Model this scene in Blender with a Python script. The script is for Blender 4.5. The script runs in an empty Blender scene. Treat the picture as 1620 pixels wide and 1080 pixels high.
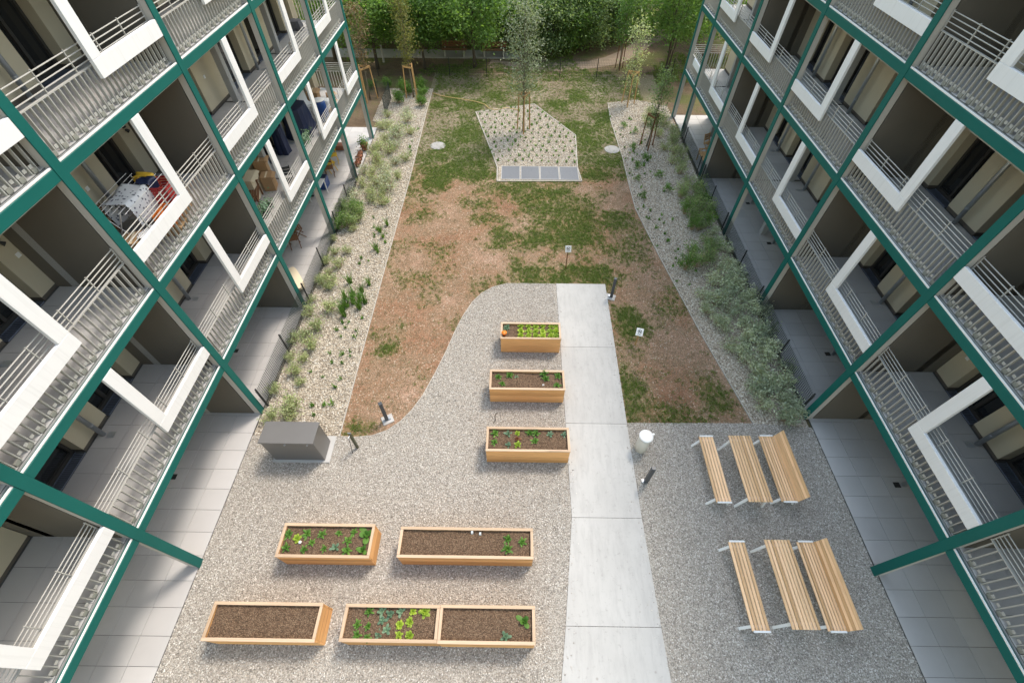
import bpy, math, random
import numpy as np
from mathutils import Vector, Matrix

# ------------------------------------------------------------------ camera, sky, sun, exposure
scn = bpy.context.scene
COL = scn.collection
R = math.radians

def setup_view():
    pitch, yaw, roll = R(51.3473), R(-0.32676), R(0.45892)
    r0 = Vector((math.cos(yaw), -math.sin(yaw), 0)); h = Vector((math.sin(yaw), math.cos(yaw), 0)); zz = Vector((0, 0, 1))
    f = h*math.cos(pitch) - zz*math.sin(pitch); up = h*math.sin(pitch) + zz*math.cos(pitch)
    right = r0*math.cos(roll) + up*math.sin(roll); U = -r0*math.sin(roll) + up*math.cos(roll)
    cam = bpy.data.cameras.new('camera'); cam.lens = 15.934; cam.sensor_width = 36; cam.clip_start = .1; cam.clip_end = 1500
    o = bpy.data.objects.new('camera', cam); COL.objects.link(o)
    m = Matrix((right, U, -f)).transposed().to_4x4(); m.translation = (0, 0, 12.9736); o.matrix_world = m
    scn.camera = o
setup_view()
SUN_AZ, SUN_EL = R(42), R(60)          # azimuth clockwise from +Y
w = bpy.data.worlds.new('World'); scn.world = w; w.use_nodes = True
nt = w.node_tree; nt.nodes.clear()
sky = nt.nodes.new('ShaderNodeTexSky'); sky.sky_type = 'NISHITA'; sky.sun_disc = False
sky.sun_elevation = SUN_EL; sky.sun_rotation = SUN_AZ; sky.air_density = 2.4; sky.dust_density = 2.0; sky.ozone_density = 1.0
bg = nt.nodes.new('ShaderNodeBackground'); bg.inputs['Strength'].default_value = 0.15
ow = nt.nodes.new('ShaderNodeOutputWorld'); hz = nt.nodes.new('ShaderNodeMix'); hz.data_type = 'RGBA'; hz.blend_type = 'MULTIPLY'; hz.inputs[0].default_value = 1; hz.inputs[7].default_value = (1, .93, .90, 1)   # even white haze
nt.links.new(sky.outputs[0], hz.inputs[6]); nt.links.new(hz.outputs[2], bg.inputs[0]); nt.links.new(bg.outputs[0], ow.inputs[0])
sl = bpy.data.lights.new('sun', 'SUN'); sl.energy = 1.15; sl.angle = R(12); sl.color = (1, .93, .84)
so = bpy.data.objects.new('sun', sl); COL.objects.link(so)
sd = Vector((math.sin(SUN_AZ)*math.cos(SUN_EL), math.cos(SUN_AZ)*math.cos(SUN_EL), math.sin(SUN_EL)))
so.rotation_euler = sd.to_track_quat('Z', 'Y').to_euler(); so.location = sd*60
vs = scn.view_settings; vs.view_transform = 'Standard'; vs.look = 'None'; vs.gamma = 1; vs.exposure = 1.40
try: vs.use_curve_mapping = False
except Exception: pass

# ------------------------------------------------------------------ helpers
rnd = random.Random(7)
class MB:
    def __init__(s): s.v = []; s.f = []
    def add(s, vs, fs):
        n = len(s.v); s.v += [tuple(p) for p in vs]; s.f += [tuple(i+n for i in f) for f in fs]; return s
    def box(s, x0, x1, y0, y1, z0, z1):
        if x0 > x1: x0, x1 = x1, x0
        if y0 > y1: y0, y1 = y1, y0
        return s.add([(x0,y0,z0),(x1,y0,z0),(x1,y1,z0),(x0,y1,z0),(x0,y0,z1),(x1,y0,z1),(x1,y1,z1),(x0,y1,z1)],
                     [(0,3,2,1),(4,5,6,7),(0,1,5,4),(1,2,6,5),(2,3,7,6),(3,0,4,7)])
    def cbox(s, x0, x1, y0, y1, z0, z1, c=.006):
        if x0 > x1: x0, x1 = x1, x0
        if y0 > y1: y0, y1 = y1, y0
        P = {}; vs = []
        for ix, X in enumerate((x0, x1)):
            for iy, Y in enumerate((y0, y1)):
                for iz, Z in enumerate((z0, z1)):
                    dx = c if ix == 0 else -c; dy = c if iy == 0 else -c; dz = c if iz == 0 else -c
                    for a, p in enumerate(((X, Y+dy, Z+dz), (X+dx, Y, Z+dz), (X+dx, Y+dy, Z))):
                        P[ix, iy, iz, a] = len(vs); vs.append(p)
        fs = []
        for i in (0, 1):
            q = [P[i,0,0,0], P[i,1,0,0], P[i,1,1,0], P[i,0,1,0]]; fs.append(q if i else q[::-1])
            q = [P[0,i,0,1], P[0,i,1,1], P[1,i,1,1], P[1,i,0,1]]; fs.append(q if i else q[::-1])
            q = [P[0,0,i,2], P[1,0,i,2], P[1,1,i,2], P[0,1,i,2]]; fs.append(q if i else q[::-1])
        for i in (0, 1):
            for j in (0, 1):
                q = [P[i,j,0,0], P[i,j,0,1], P[i,j,1,1], P[i,j,1,0]]; fs.append(q if i != j else q[::-1])
                q = [P[i,0,j,0], P[i,1,j,0], P[i,1,j,2], P[i,0,j,2]]; fs.append(q if i != j else q[::-1])
                q = [P[0,i,j,1], P[0,i,j,2], P[1,i,j,2], P[1,i,j,1]]; fs.append(q if i != j else q[::-1])
                for k in (0, 1):
                    q = [P[i,j,k,0], P[i,j,k,1], P[i,j,k,2]]; fs.append(q if (i+j+k) % 2 else q[::-1])
        return s.add(vs, fs)
    def obox(s, c, ax, ay, az):            # oriented box: centre and three half-axis vectors
        c, ax, ay, az = map(Vector, (c, ax, ay, az))
        vs = [c+sx*ax+sy*ay+sz*az for sz in (-1, 1) for sx, sy in ((-1,-1),(1,-1),(1,1),(-1,1))]
        return s.add(vs, [(0,3,2,1),(4,5,6,7),(0,1,5,4),(1,2,6,5),(2,3,7,6),(3,0,4,7)])
    def bar(s, p, q, wx, wy):              # square bar between two points
        p, q = Vector(p), Vector(q); d = q-p; L = d.length; d.normalize()
        a = d.cross(Vector((0,0,1))); a = Vector((1,0,0)) if a.length < .01 else a.normalized()
        b = d.cross(a).normalized()
        return s.obox((p+q)/2, a*wx/2, b*wy/2, d*L/2)
    def tube(s, pts, rad, n=6, cap=True):
        pts = [Vector(p) for p in pts]
        if not hasattr(rad, '__len__'): rad = [rad]*len(pts)
        vs = []; fs = []; a = None
        for i, p in enumerate(pts):
            d = (pts[min(i+1, len(pts)-1)]-pts[max(i-1, 0)]).normalized()
            if a is None:
                a = d.cross(Vector((.3, .9, .1)));  a = d.cross(Vector((1,0,0))) if a.length < .05 else a
            a = (a - d*a.dot(d)).normalized(); b = d.cross(a)
            for k in range(n):
                t = 2*math.pi*k/n; vs.append(p+(a*math.cos(t)+b*math.sin(t))*rad[i])
        for i in range(len(pts)-1):
            for k in range(n):
                k2 = (k+1) % n; fs.append((i*n+k, i*n+k2, (i+1)*n+k2, (i+1)*n+k))
        if cap: fs.append(tuple(range(n))[::-1]); fs.append(tuple((len(pts)-1)*n+k for k in range(n)))
        return s.add(vs, fs)
    def prism(s, poly, z0, z1):
        n = len(poly)
        ar = sum(poly[i][0]*poly[(i+1) % n][1]-poly[(i+1) % n][0]*poly[i][1] for i in range(n))
        if ar < 0: poly = poly[::-1]
        vs = [(x, y, z0) for x, y in poly]+[(x, y, z1) for x, y in poly]
        fs = [tuple(range(n))[::-1], tuple(range(n, 2*n))]+[(i, (i+1) % n, n+(i+1) % n, n+i) for i in range(n)]
        return s.add(vs, fs)
    def lathe(s, prof, n=20, c=(0,0)):
        vs = []; fs = []
        for r, z in prof:
            for k in range(n):
                t = 2*math.pi*k/n; vs.append((c[0]+r*math.cos(t), c[1]+r*math.sin(t), z))
        for i in range(len(prof)-1):
            for k in range(n):
                k2 = (k+1) % n; fs.append((i*n+k, i*n+k2, (i+1)*n+k2, (i+1)*n+k))
        fs.append(tuple(range(n))[::-1]); fs.append(tuple((len(prof)-1)*n+k for k in range(n)))
        return s.add(vs, fs)
    def mesh(s, name, smooth=False):
        me = bpy.data.meshes.new(name); me.from_pydata(s.v, [], s.f); me.update()
        if smooth: me.polygons.foreach_set('use_smooth', [True]*len(me.polygons))
        return me
    def build(s, name, mat, parent=None, loc=(0,0,0), smooth=False):
        return ob(name, s.mesh(name, smooth), mat, parent, loc)

def ob(name, me, mat=None, parent=None, loc=(0,0,0), rz=0, sc=None):
    o = bpy.data.objects.new(name, me)
    if mat is not None and me is not None and len(me.materials) == 0: me.materials.append(mat)
    COL.objects.link(o); o.location = loc
    if rz: o.rotation_euler = (0, 0, rz)
    if sc: o.scale = (sc,)*3 if not hasattr(sc, '__len__') else sc
    if parent is not None: o.parent = parent
    return o
def thing(name, label, cat, loc=(0,0,0), rz=0, group=None):
    return tag(ob(name, None, None, None, loc, rz), label, cat, group)
def tag(o, label, cat, group=None):
    o['label'] = label; o['category'] = cat
    if group: o['group'] = group
    return o
def struct(o): o['kind'] = 'structure'; return o
def stuff(o, label=None, cat=None):
    o['kind'] = 'stuff'
    if label: o['label'] = label; o['category'] = cat
    return o
def copy_tree(o, parent=None, loc=None, rz=None, label=None, sc=None):
    c = o.copy(); COL.objects.link(c)
    if parent is not None: c.parent = parent
    if loc is not None: c.location = loc
    if rz is not None: c.rotation_euler = (0, 0, rz)
    if sc is not None: c.scale = (sc,)*3 if not hasattr(sc, '__len__') else sc
    if label: c['label'] = label
    for ch in o.children: copy_tree(ch, c)
    return c
def np_mesh(name, V, F, tint=None, smooth=False):
    V = np.asarray(V, np.float32); F = np.asarray(F, np.int32); me = bpy.data.meshes.new(name); k = F.shape[1]
    me.vertices.add(len(V)); me.vertices.foreach_set('co', V.ravel())
    me.loops.add(F.size); me.loops.foreach_set('vertex_index', F.ravel())
    me.polygons.add(len(F)); me.polygons.foreach_set('loop_start', np.arange(0, F.size, k, dtype=np.int32))
    me.update(calc_edges=True)
    if tint is not None:
        a = me.attributes.new('tint', 'FLOAT', 'POINT'); a.data.foreach_set('value', np.asarray(tint, np.float32))
    return me

# ------------------------------------------------------------------ materials
def newmat(name):
    m = bpy.data.materials.new(name); m.use_nodes = True; t = m.node_tree; t.nodes.clear()
    out = t.nodes.new('ShaderNodeOutputMaterial'); return m, t, out
def N(t, typ, **kw):
    n = t.nodes.new(typ)
    for k, v in kw.items():
        if k.startswith('i_'): n.inputs[k[2:]].default_value = v
        else: setattr(n, k, v)
    return n
def ramp(t, fac, stops):
    r = t.nodes.new('ShaderNodeValToRGB'); e = r.color_ramp.elements
    while len(e) < len(stops): e.new(.5)
    for el, (p, c) in zip(e, stops): el.position = p; el.color = (*c, 1)
    t.links.new(fac, r.inputs[0]); return r.outputs[0]
def mixc(t, fac, a, b, mode='MIX'):
    m = t.nodes.new('ShaderNodeMix'); m.data_type = 'RGBA'; m.blend_type = mode
    for sock, val in ((m.inputs[0], fac), (m.inputs[6], a), (m.inputs[7], b)):
        if hasattr(val, 'is_output'): t.links.new(val, sock)
        elif hasattr(val, '__len__'): sock.default_value = (*val, 1) if len(val) == 3 else val
        else: sock.default_value = val
    return m.outputs[2]
def mapr(t, val, a, b, c, d):
    m = N(t, 'ShaderNodeMapRange'); m.inputs[1].default_value = a; m.inputs[2].default_value = b; m.inputs[3].default_value = c; m.inputs[4].default_value = d
    t.links.new(val, m.inputs[0]); return m.outputs[0]
def pos(t, scale=(1,1,1), obj=False):
    if obj: g = N(t, 'ShaderNodeTexCoord').outputs['Object']
    else: g = N(t, 'ShaderNodeNewGeometry').outputs['Position']
    mp = N(t, 'ShaderNodeMapping'); mp.inputs['Scale'].default_value = scale; t.links.new(g, mp.inputs[0]); return mp.outputs[0]
def noise(t, vec, scale, detail=4, rough=.55):
    n = N(t, 'ShaderNodeTexNoise'); n.inputs['Scale'].default_value = scale; n.inputs['Detail'].default_value = detail; n.inputs['Roughness'].default_value = rough
    t.links.new(vec, n.inputs['Vector']); return n.outputs['Fac']
def bsdf(t, out, col, rough=.6, metal=0, bump=None, bstr=.3, bdist=.01, spec=.5):
    p = N(t, 'ShaderNodeBsdfPrincipled'); p.inputs['Metallic'].default_value = metal; p.inputs['Specular IOR Level'].default_value = spec
    if hasattr(col, 'is_output'): t.links.new(col, p.inputs['Base Color'])
    else: p.inputs['Base Color'].default_value = (*col, 1)
    if hasattr(rough, 'is_output'): t.links.new(rough, p.inputs['Roughness'])
    else: p.inputs['Roughness'].default_value = rough
    if bump is not None:
        b = N(t, 'ShaderNodeBump'); b.inputs['Strength'].default_value = bstr; b.inputs['Distance'].default_value = bdist
        t.links.new(bump, b.inputs['Height']); t.links.new(b.outputs[0], p.inputs['Normal'])
    t.links.new(p.outputs[0], out.inputs[0]); return p
def sc3(c, k): return tuple(min(1, x*k) for x in c)
def pm(name, col, rough=.6, metal=0, var=.12, scale=3., bump=0, bscale=60., pervar=0, spec=.5, stain=0):
    m, t, out = newmat(name); v = pos(t)
    c = mixc(t, noise(t, v, scale, 6), sc3(col, 1-var), sc3(col, 1+var))
    if stain:
        c = mixc(t, mapr(t, noise(t, v, scale*.4, 8, .65), .52, .75, 0, stain), c, sc3(col, .55))
    if pervar:
        r = N(t, 'ShaderNodeObjectInfo').outputs['Random']
        c = mixc(t, 1.0, c, ramp(t, r, [(0, (1-pervar,)*3), (1, (1, 1, 1))]), 'MULTIPLY')
    bsdf(t, out, c, rough, metal, noise(t, v, bscale, 3) if bump else None, bump, .004, spec); return m
def wood(name, col, axis, dark=.55, pervar=.25):
    m, t, out = newmat(name); s = [26, 26, 26]; s[axis] = 1.1
    info = N(t, 'ShaderNodeObjectInfo')
    g = N(t, 'ShaderNodeNewGeometry').outputs['Position']
    add = N(t, 'ShaderNodeVectorMath', operation='MULTIPLY_ADD'); t.links.new(info.outputs['Random'], add.inputs[0]); add.inputs[1].default_value = (37, 53, 19); t.links.new(g, add.inputs[2])
    mp = N(t, 'ShaderNodeMapping'); mp.inputs['Scale'].default_value = s; t.links.new(add.outputs[0], mp.inputs[0])
    n1 = noise(t, mp.outputs[0], 1.4, 6, .6)
    c = ramp(t, n1, [(.25, sc3(col, dark)), (.45, sc3(col, .92)), (.6, col), (.85, sc3(col, 1.18))])
    kn = noise(t, mp.outputs[0], .45, 2)
    c = mixc(t, mapr(t, kn, .66, .74, 0, .65), c, sc3(col, .42))
    c = mixc(t, 1.0, c, ramp(t, info.outputs['Random'], [(0, (1-pervar, 1-pervar*1.15, 1-pervar*1.4)), (.6, (1, 1, 1)), (1, (1.1, 1.1, 1.12))]), 'MULTIPLY')
    bsdf(t, out, c, .7, 0, n1, .25, .003, .3); return m
def stone_mat(name, cols, rough=.85):
    m, t, out = newmat(name); r = N(t, 'ShaderNodeObjectInfo').outputs['Random']
    n = len(cols); c = ramp(t, r, [(i/(n-1), col) for i, col in enumerate(cols)])
    c = mixc(t, mapr(t, noise(t, pos(t), 30, 3), .3, .7, 0, .35), c, (.25, .23, .2))
    bsdf(t, out, c, rough, 0, None, spec=.3); return m
def gravel_mat(name, cols, cell, big=.6, bumpd=.02):
    m, t, out = newmat(name); v = pos(t)
    vo = N(t, 'ShaderNodeTexVoronoi'); vo.inputs['Scale'].default_value = cell; t.links.new(v, vo.inputs['Vector'])
    vo2 = N(t, 'ShaderNodeTexVoronoi'); vo2.inputs['Scale'].default_value = cell*2.3; t.links.new(v, vo2.inputs['Vector'])
    sep = N(t, 'ShaderNodeSeparateColor'); t.links.new(vo.outputs['Color'], sep.inputs[0])
    n = len(cols); c = ramp(t, sep.outputs[0], [(i/(n-1), col) for i, col in enumerate(cols)])
    sep2 = N(t, 'ShaderNodeSeparateColor'); t.links.new(vo2.outputs['Color'], sep2.inputs[0])
    c = mixc(t, .35, c, ramp(t, sep2.outputs[1], [(i/(n-1), col) for i, col in enumerate(cols)]))
    c = mixc(t, mapr(t, vo.outputs['Distance'], .45, .8, 0, .55), c, sc3(cols[0], .5))
    c = mixc(t, mapr(t, noise(t, v, big, 5), .35, .7, 0, .22), c, sc3(cols[len(cols)//2], .68))
    inv = mapr(t, vo.outputs['Distance'], 0, .8, 1, 0)
    bsdf(t, out, c, .9, 0, inv, .8, bumpd, .25); return m
def leaf_mat(name, dark, light, trans=.35, pervar=.25, rough=.55):
    m, t, out = newmat(name)
    a = N(t, 'ShaderNodeAttribute'); a.attribute_name = 'tint'
    c = mixc(t, a.outputs['Fac'], dark, light)
    r = N(t, 'ShaderNodeObjectInfo').outputs['Random']
    c = mixc(t, 1.0, c, ramp(t, r, [(0, (1-pervar, 1-pervar*.9, 1-pervar)), (1, (1.08, 1.04, 1.0))]), 'MULTIPLY')
    p = N(t, 'ShaderNodeBsdfPrincipled'); p.inputs['Roughness'].default_value = rough; p.inputs['Specular IOR Level'].default_value = .35; t.links.new(c, p.inputs['Base Color'])
    tr = N(t, 'ShaderNodeBsdfTranslucent'); t.links.new(mixc(t, 1.0, c, (1.3, 1.35, .7), 'MULTIPLY'), tr.inputs[0])
    mx = N(t, 'ShaderNodeMixShader'); mx.inputs[0].default_value = trans; t.links.new(p.outputs[0], mx.inputs[1]); t.links.new(tr.outputs[0], mx.inputs[2])
    t.links.new(mx.outputs[0], out.inputs[0]); return m

M = {}
M['teal'] = pm('teal_paint', (.006, .112, .096), .5, 0, .12, 1.5, stain=.3, spec=.3)
M['steel_side'] = pm('column_grey', (.50, .48, .44), .55, 0, .07, 2, stain=.2)
M['trim'] = pm('white_trim', (.78, .77, .74), .5, 0, .05, 3)
def streak_mat():
    m, t, out = newmat('white_cladding'); v = pos(t)
    c = mixc(t, noise(t, v, 1.2, 5), (.74, .74, .735), (.82, .82, .815))
    c = mixc(t, mapr(t, noise(t, pos(t, (9, 9, .35)), 1.6, 5, .6), .5, .8, 0, .4), c, (.56, .555, .54))
    bsdf(t, out, c, .5, 0, None, spec=.35); return m
M['frame_white'] = streak_mat()
M['rail'] = pm('railing_paint', (.43, .42, .385), .45, 0, .06, 4, pervar=.08)
M['bracket'] = pm('bracket_zinc', (.33, .32, .28), .5, .3, .15, 12)
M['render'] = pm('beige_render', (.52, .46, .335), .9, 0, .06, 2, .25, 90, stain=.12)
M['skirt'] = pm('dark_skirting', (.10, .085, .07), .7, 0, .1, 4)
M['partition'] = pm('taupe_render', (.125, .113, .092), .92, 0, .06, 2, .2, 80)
M['conc'] = pm('concrete', (.42, .41, .39), .85, 0, .1, 2, .2, 40, stain=.25)
M['inner_col'] = pm('grey_column', (.36, .36, .35), .7, 0, .08, 2)
M['tile'] = pm('porcelain_slab', (.46, .445, .43), .55, 0, .07, 1.6, .06, 90, pervar=.10, stain=.18)
M['joint'] = pm('joint_mortar', (.10, .10, .095), .95, 0, .1, 5)
M['galv'] = pm('galvanised_pipe', (.44, .47, .50), .38, .7, .12, 9)
M['wframe'] = pm('window_frame', (.045, .042, .038), .45, 0, .1, 4)
M['glass'] = pm('dark_glass', (.018, .019, .02), .08, 0, .2, 1, spec=.6)
M['grate'] = pm('steel_grating', (.20, .23, .30), .45, .5, .1, 9)
M['black'] = pm('black_metal', (.02, .021, .022), .5, 0, .1, 5)
M['white'] = pm('white_plastic', (.8, .8, .78), .4, 0, .04, 4)
M['anthr'] = pm('anthracite_steel', (.065, .072, .080), .42, .2, .1, 3)
M['boxgrey'] = pm('storage_grey', (.19, .185, .18), .38, .35, .06, 1.5, stain=.12)
M['wood_x'] = wood('larch_boards_x', (.74, .41, .165), 0, .6, .28)
M['rim_x'] = wood('pale_rim_x', (.53, .385, .26), 0, .7, .15)
M['rim_y'] = wood('pale_rim_y', (.53, .385, .26), 1, .7, .15)
M['wood_y'] = wood('larch_boards_y', (.74, .41, .165), 1, .6, .28)
M['slat_y'] = wood('bench_slats_y', (.92, .60, .34), 1, .62, .36)
def path_mat():
    m, t, out = newmat('path_concrete'); v = pos(t); info = N(t, 'ShaderNodeObjectInfo').outputs['Random']
    c = mixc(t, noise(t, v, .8, 7, .6), (.38, .372, .35), (.51, .50, .472))
    c = mixc(t, mapr(t, noise(t, pos(t, (3, .6, 1)), 2.2, 6, .7), .46, .72, 0, .5), c, (.32, .31, .295))
    c = mixc(t, mapr(t, noise(t, v, 9, 5, .75), .58, .70, 0, .5), c, (.25, .235, .215))
    vo = N(t, 'ShaderNodeTexVoronoi'); vo.inputs['Scale'].default_value = 1.7; t.links.new(v, vo.inputs['Vector'])
    c = mixc(t, mapr(t, vo.outputs['Distance'], .03, .07, .55, 0), c, (.22, .20, .17))
    c = mixc(t, 1.0, c, ramp(t, info, [(0, (.94, .94, .94)), (1, (1.02, 1.02, 1.02))]), 'MULTIPLY')
    bsdf(t, out, c, .85, 0, noise(t, pos(t, (1, 8, 1)), 40, 3), .15, .003, .3); return m
M['stake'] = wood('stake_wood', (.55, .34, .15), 2, .6, .2)
M['brownwood'] = wood('brown_wood', (.20, .10, .05), 1, .5, .2)
M['bark'] = pm('bark', (.085, .068, .05), .95, 0, .3, 8, .6, 40)
M['barkpale'] = pm('young_bark', (.16, .14, .10), .9, 0, .3, 12)
M['twig'] = pm('straw_twig', (.38, .30, .20), .9, 0, .3, 12)
M['path'] = path_mat()
M['cover'] = pm('cover_concrete', (.33, .32, .30), .9, 0, .15, 3, .2, 40, stain=.4)
M['pad'] = pm('pad_concrete', (.42, .41, .39), .85, 0, .06, 2, .1, 60, stain=.2)
M['edge'] = pm('edging_steel', (.42, .39, .34), .6, .1, .1, 4)
M['soil'] = gravel_mat('bed_soil', [(.055, .033, .02), (.135, .083, .05), (.195, .125, .078), (.29, .205, .13)], 38, 1.5, .03)
M['gravel'] = gravel_mat('gravel_bed', [(.17, .15, .125), (.34, .31, .265), (.44, .405, .35), (.58, .54, .48)], 34, .35)
M['gravel_st'] = stone_mat('gravel_stone', [(.15, .13, .11), (.34, .305, .26), (.45, .41, .355), (.54, .50, .44), (.74, .71, .66)])
M['pebble'] = gravel_mat('pebble_bed', [(.17, .135, .095), (.36, .305, .23), (.48, .42, .33), (.62, .56, .46)], 20, .4)
M['pebble_st'] = stone_mat('pebble_stone', [(.17, .13, .09), (.36, .305, .235), (.49, .43, .34), (.57, .51, .42), (.74, .70, .62)])
M['card'] = pm('cardboard', (.42, .26, .13), .9, 0, .1, 3, stain=.2)
M['red'] = pm('red_plastic', (.36, .025, .025), .5, 0, .1, 4)
M['orange'] = pm('orange_plastic', (.75, .20, .02), .45, 0, .05, 4)
M['navy'] = pm('navy_tarp', (.012, .022, .065), .5, 0, .2, 4)
M['blue'] = pm('blue_plastic', (.015, .06, .22), .4, 0, .1, 4)
M['cream'] = pm('cream_cushion', (.72, .62, .44), .9, 0, .05, 3)
M['yellow'] = pm('yellow_plastic', (.65, .42, .04), .5, 0, .05, 4)
M['terracotta'] = pm('terracotta', (.28, .11, .06), .8, 0, .1, 4)
M['fabric'] = pm('grey_bag', (.12, .12, .13), .9, 0, .3, 6)
M['hose'] = pm('hose_rubber', (.60, .42, .16), .6, 0, .05, 4)
M['fence'] = pm('fence_wire', (.03, .045, .04), .5, .2, .1, 5)
M['fwire'] = pm('fence_zinc', (.24, .25, .26), .5, .4, .1, 5)
def cloth_mat():
    m, t, out = newmat('patterned_linen'); v = pos(t)
    vo = N(t, 'ShaderNodeTexVoronoi'); vo.inputs['Scale'].default_value = 11; t.links.new(v, vo.inputs['Vector'])
    c = mixc(t, mapr(t, vo.outputs['Distance'], .26, .30, 1, 0), (.68, .70, .72), (.12, .13, .17))
    bsdf(t, out, c, .9, 0, noise(t, v, 9, 3), .5, .02); return m
M['linen'] = cloth_mat()
def lawn_mat():
    m, t, out = newmat('patchy_lawn'); v = pos(t)
    a = N(t, 'ShaderNodeAttribute'); a.attribute_name = 'grass'
    d = N(t, 'ShaderNodeAttribute'); d.attribute_name = 'dry'
    big = noise(t, v, .45, 6, .6); fine = noise(t, v, 22, 5, .7); mid = noise(t, v, 2.2, 6, .6)
    bare = ramp(t, big, [(.28, (.22, .098, .052)), (.42, (.32, .17, .10)), (.52, (.30, .19, .118)), (.64, (.41, .255, .175)), (.76, (.46, .335, .255))])
    dry = ramp(t, big, [(.3, (.13, .11, .072)), (.55, (.22, .19, .135)), (.75, (.36, .32, .25))])
    c = mixc(t, d.outputs['Fac'], bare, dry)
    c = mixc(t, mapr(t, fine, .40, .60, 0, .75), c, (.10, .072, .042))
    c = mixc(t, mapr(t, noise(t, v, 34, 3, .6), .52, .68, 0, .45), c, (.52, .42, .32))
    peb = N(t, 'ShaderNodeTexVoronoi'); peb.inputs['Scale'].default_value = 16; t.links.new(v, peb.inputs['Vector'])
    sp = N(t, 'ShaderNodeSeparateColor'); t.links.new(peb.outputs['Color'], sp.inputs[0])
    mul = N(t, 'ShaderNodeMath', operation='MULTIPLY'); t.links.new(mapr(t, sp.outputs[0], .80, .84, 0, .75), mul.inputs[0]); t.links.new(mapr(t, peb.outputs['Distance'], .30, .38, 1, 0), mul.inputs[1])
    c = mixc(t, mul.outputs[0], c, (.50, .42, .33))
    g = mixc(t, mid, (.085, .12, .022), (.16, .21, .045))
    c = mixc(t, mapr(t, a.outputs['Fac'], 0, 1, 0, .42), c, g)
    bsdf(t, out, c, .95, 0, fine, .6, .03, .15); return m
M['lawn'] = lawn_mat()
def ground_mat():
    m, t, out = newmat('woodland_floor'); v = pos(t)
    c = ramp(t, noise(t, v, .35, 8, .65), [(.3, (.075, .052, .034)), (.48, (.16, .115, .075)), (.6, (.11, .12, .04)), (.75, (.22, .17, .115))])
    c = mixc(t, mapr(t, noise(t, v, 14, 4), .35, .7, 0, .5), c, (.06, .05, .03))
    bsdf(t, out, c, .95, 0, noise(t, v, 20, 4), .6, .04, .1); return m
M['ground'] = ground_mat()
M['trail'] = pm('trail_sand', (.23, .175, .125), .95, 0, .25, 1.0, .2, 60, stain=.5)
M['parkpath'] = pm('park_path_grit', (.33, .31, .28), .95, 0, .15, 1.2, .2, 60, stain=.3)
M['leaf_tree'] = leaf_mat('tree_leaf', (.05, .125, .028), (.27, .43, .11), .5)
M['leaf_dark'] = leaf_mat('dark_leaf', (.07, .13, .05), (.42, .54, .26), .5)
M['leaf_yel'] = leaf_mat('yellowish_leaf', (.13, .14, .03), (.34, .33, .09))
M['leaf_brown'] = leaf_mat('withered_leaf', (.14, .09, .04), (.30, .22, .11), .2)
M['leaf_silver'] = leaf_mat('silver_leaf', (.15, .20, .12), (.80, .86, .70), .4)
M['leaf_olive'] = leaf_mat('olive_leaf', (.05, .09, .03), (.40, .46, .32), .3)
M['leaf_shrub'] = leaf_mat('shrub_leaf', (.16, .23, .08), (.60, .66, .38))
M['leaf_dry'] = leaf_mat('straw_stem', (.24, .19, .11), (.42, .36, .23), .2)
M['leaf_green'] = leaf_mat('bright_shrub_leaf', (.055, .14, .022), (.20, .36, .07))
M['grass'] = leaf_mat('grass_blade', (.085, .145, .022), (.24, .33, .07), .4, .35)
M['straw'] = leaf_mat('dry_grass_blade', (.20, .16, .08), (.42, .36, .22), .2, .4)
M['lettuce'] = leaf_mat('lettuce_leaf', (.20, .34, .025), (.48, .60, .08))
M['veg'] = leaf_mat('vegetable_leaf', (.06, .17, .025), (.20, .37, .07))
M['kale'] = leaf_mat('blue_green_leaf', (.09, .18, .11), (.25, .38, .25))
M['redleaf'] = leaf_mat('red_leaf', (.14, .05, .03), (.26, .12, .06))

# ------------------------------------------------------------------ ground
def vnoise(x, y, s, seed):
    rg = np.random.RandomState(seed); G = rg.rand(64, 64)
    x = np.asarray(x, float)*s+100; y = np.asarray(y, float)*s+100
    xi = np.floor(x).astype(int); yi = np.floor(y).astype(int); fx = x-xi; fy = y-yi
    fx = fx*fx*(3-2*fx); fy = fy*fy*(3-2*fy)
    g = lambda a, b: G[a % 64, b % 64]
    return (g(xi, yi)*(1-fx)+g(xi+1, yi)*fx)*(1-fy)+(g(xi, yi+1)*(1-fx)+g(xi+1, yi+1)*fx)*fy
def fbm(x, y, s, seed): return (vnoise(x, y, s, seed)+.5*vnoise(x, y, s*2.1, seed+1)+.25*vnoise(x, y, s*4.3, seed+2))/1.75
def inside(poly, X, Y):
    c = np.zeros(len(X), bool); n = len(poly)
    for i in range(n):
        x1, y1 = poly[i]; x2, y2 = poly[(i+1) % n]
        if y1 == y2: continue
        k = ((y1 > Y) != (y2 > Y)) & (X < (x2-x1)*(Y-y1)/(y2-y1)+x1); c ^= k
    return c
def sample(poly, dens, seed):
    rg = np.random.RandomState(seed); xs = [p[0] for p in poly]; ys = [p[1] for p in poly]
    n = int((max(xs)-min(xs))*(max(ys)-min(ys))*dens)
    X = rg.uniform(min(xs), max(xs), n); Y = rg.uniform(min(ys), max(ys), n); k = inside(poly, X, Y); return X[k], Y[k]

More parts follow.
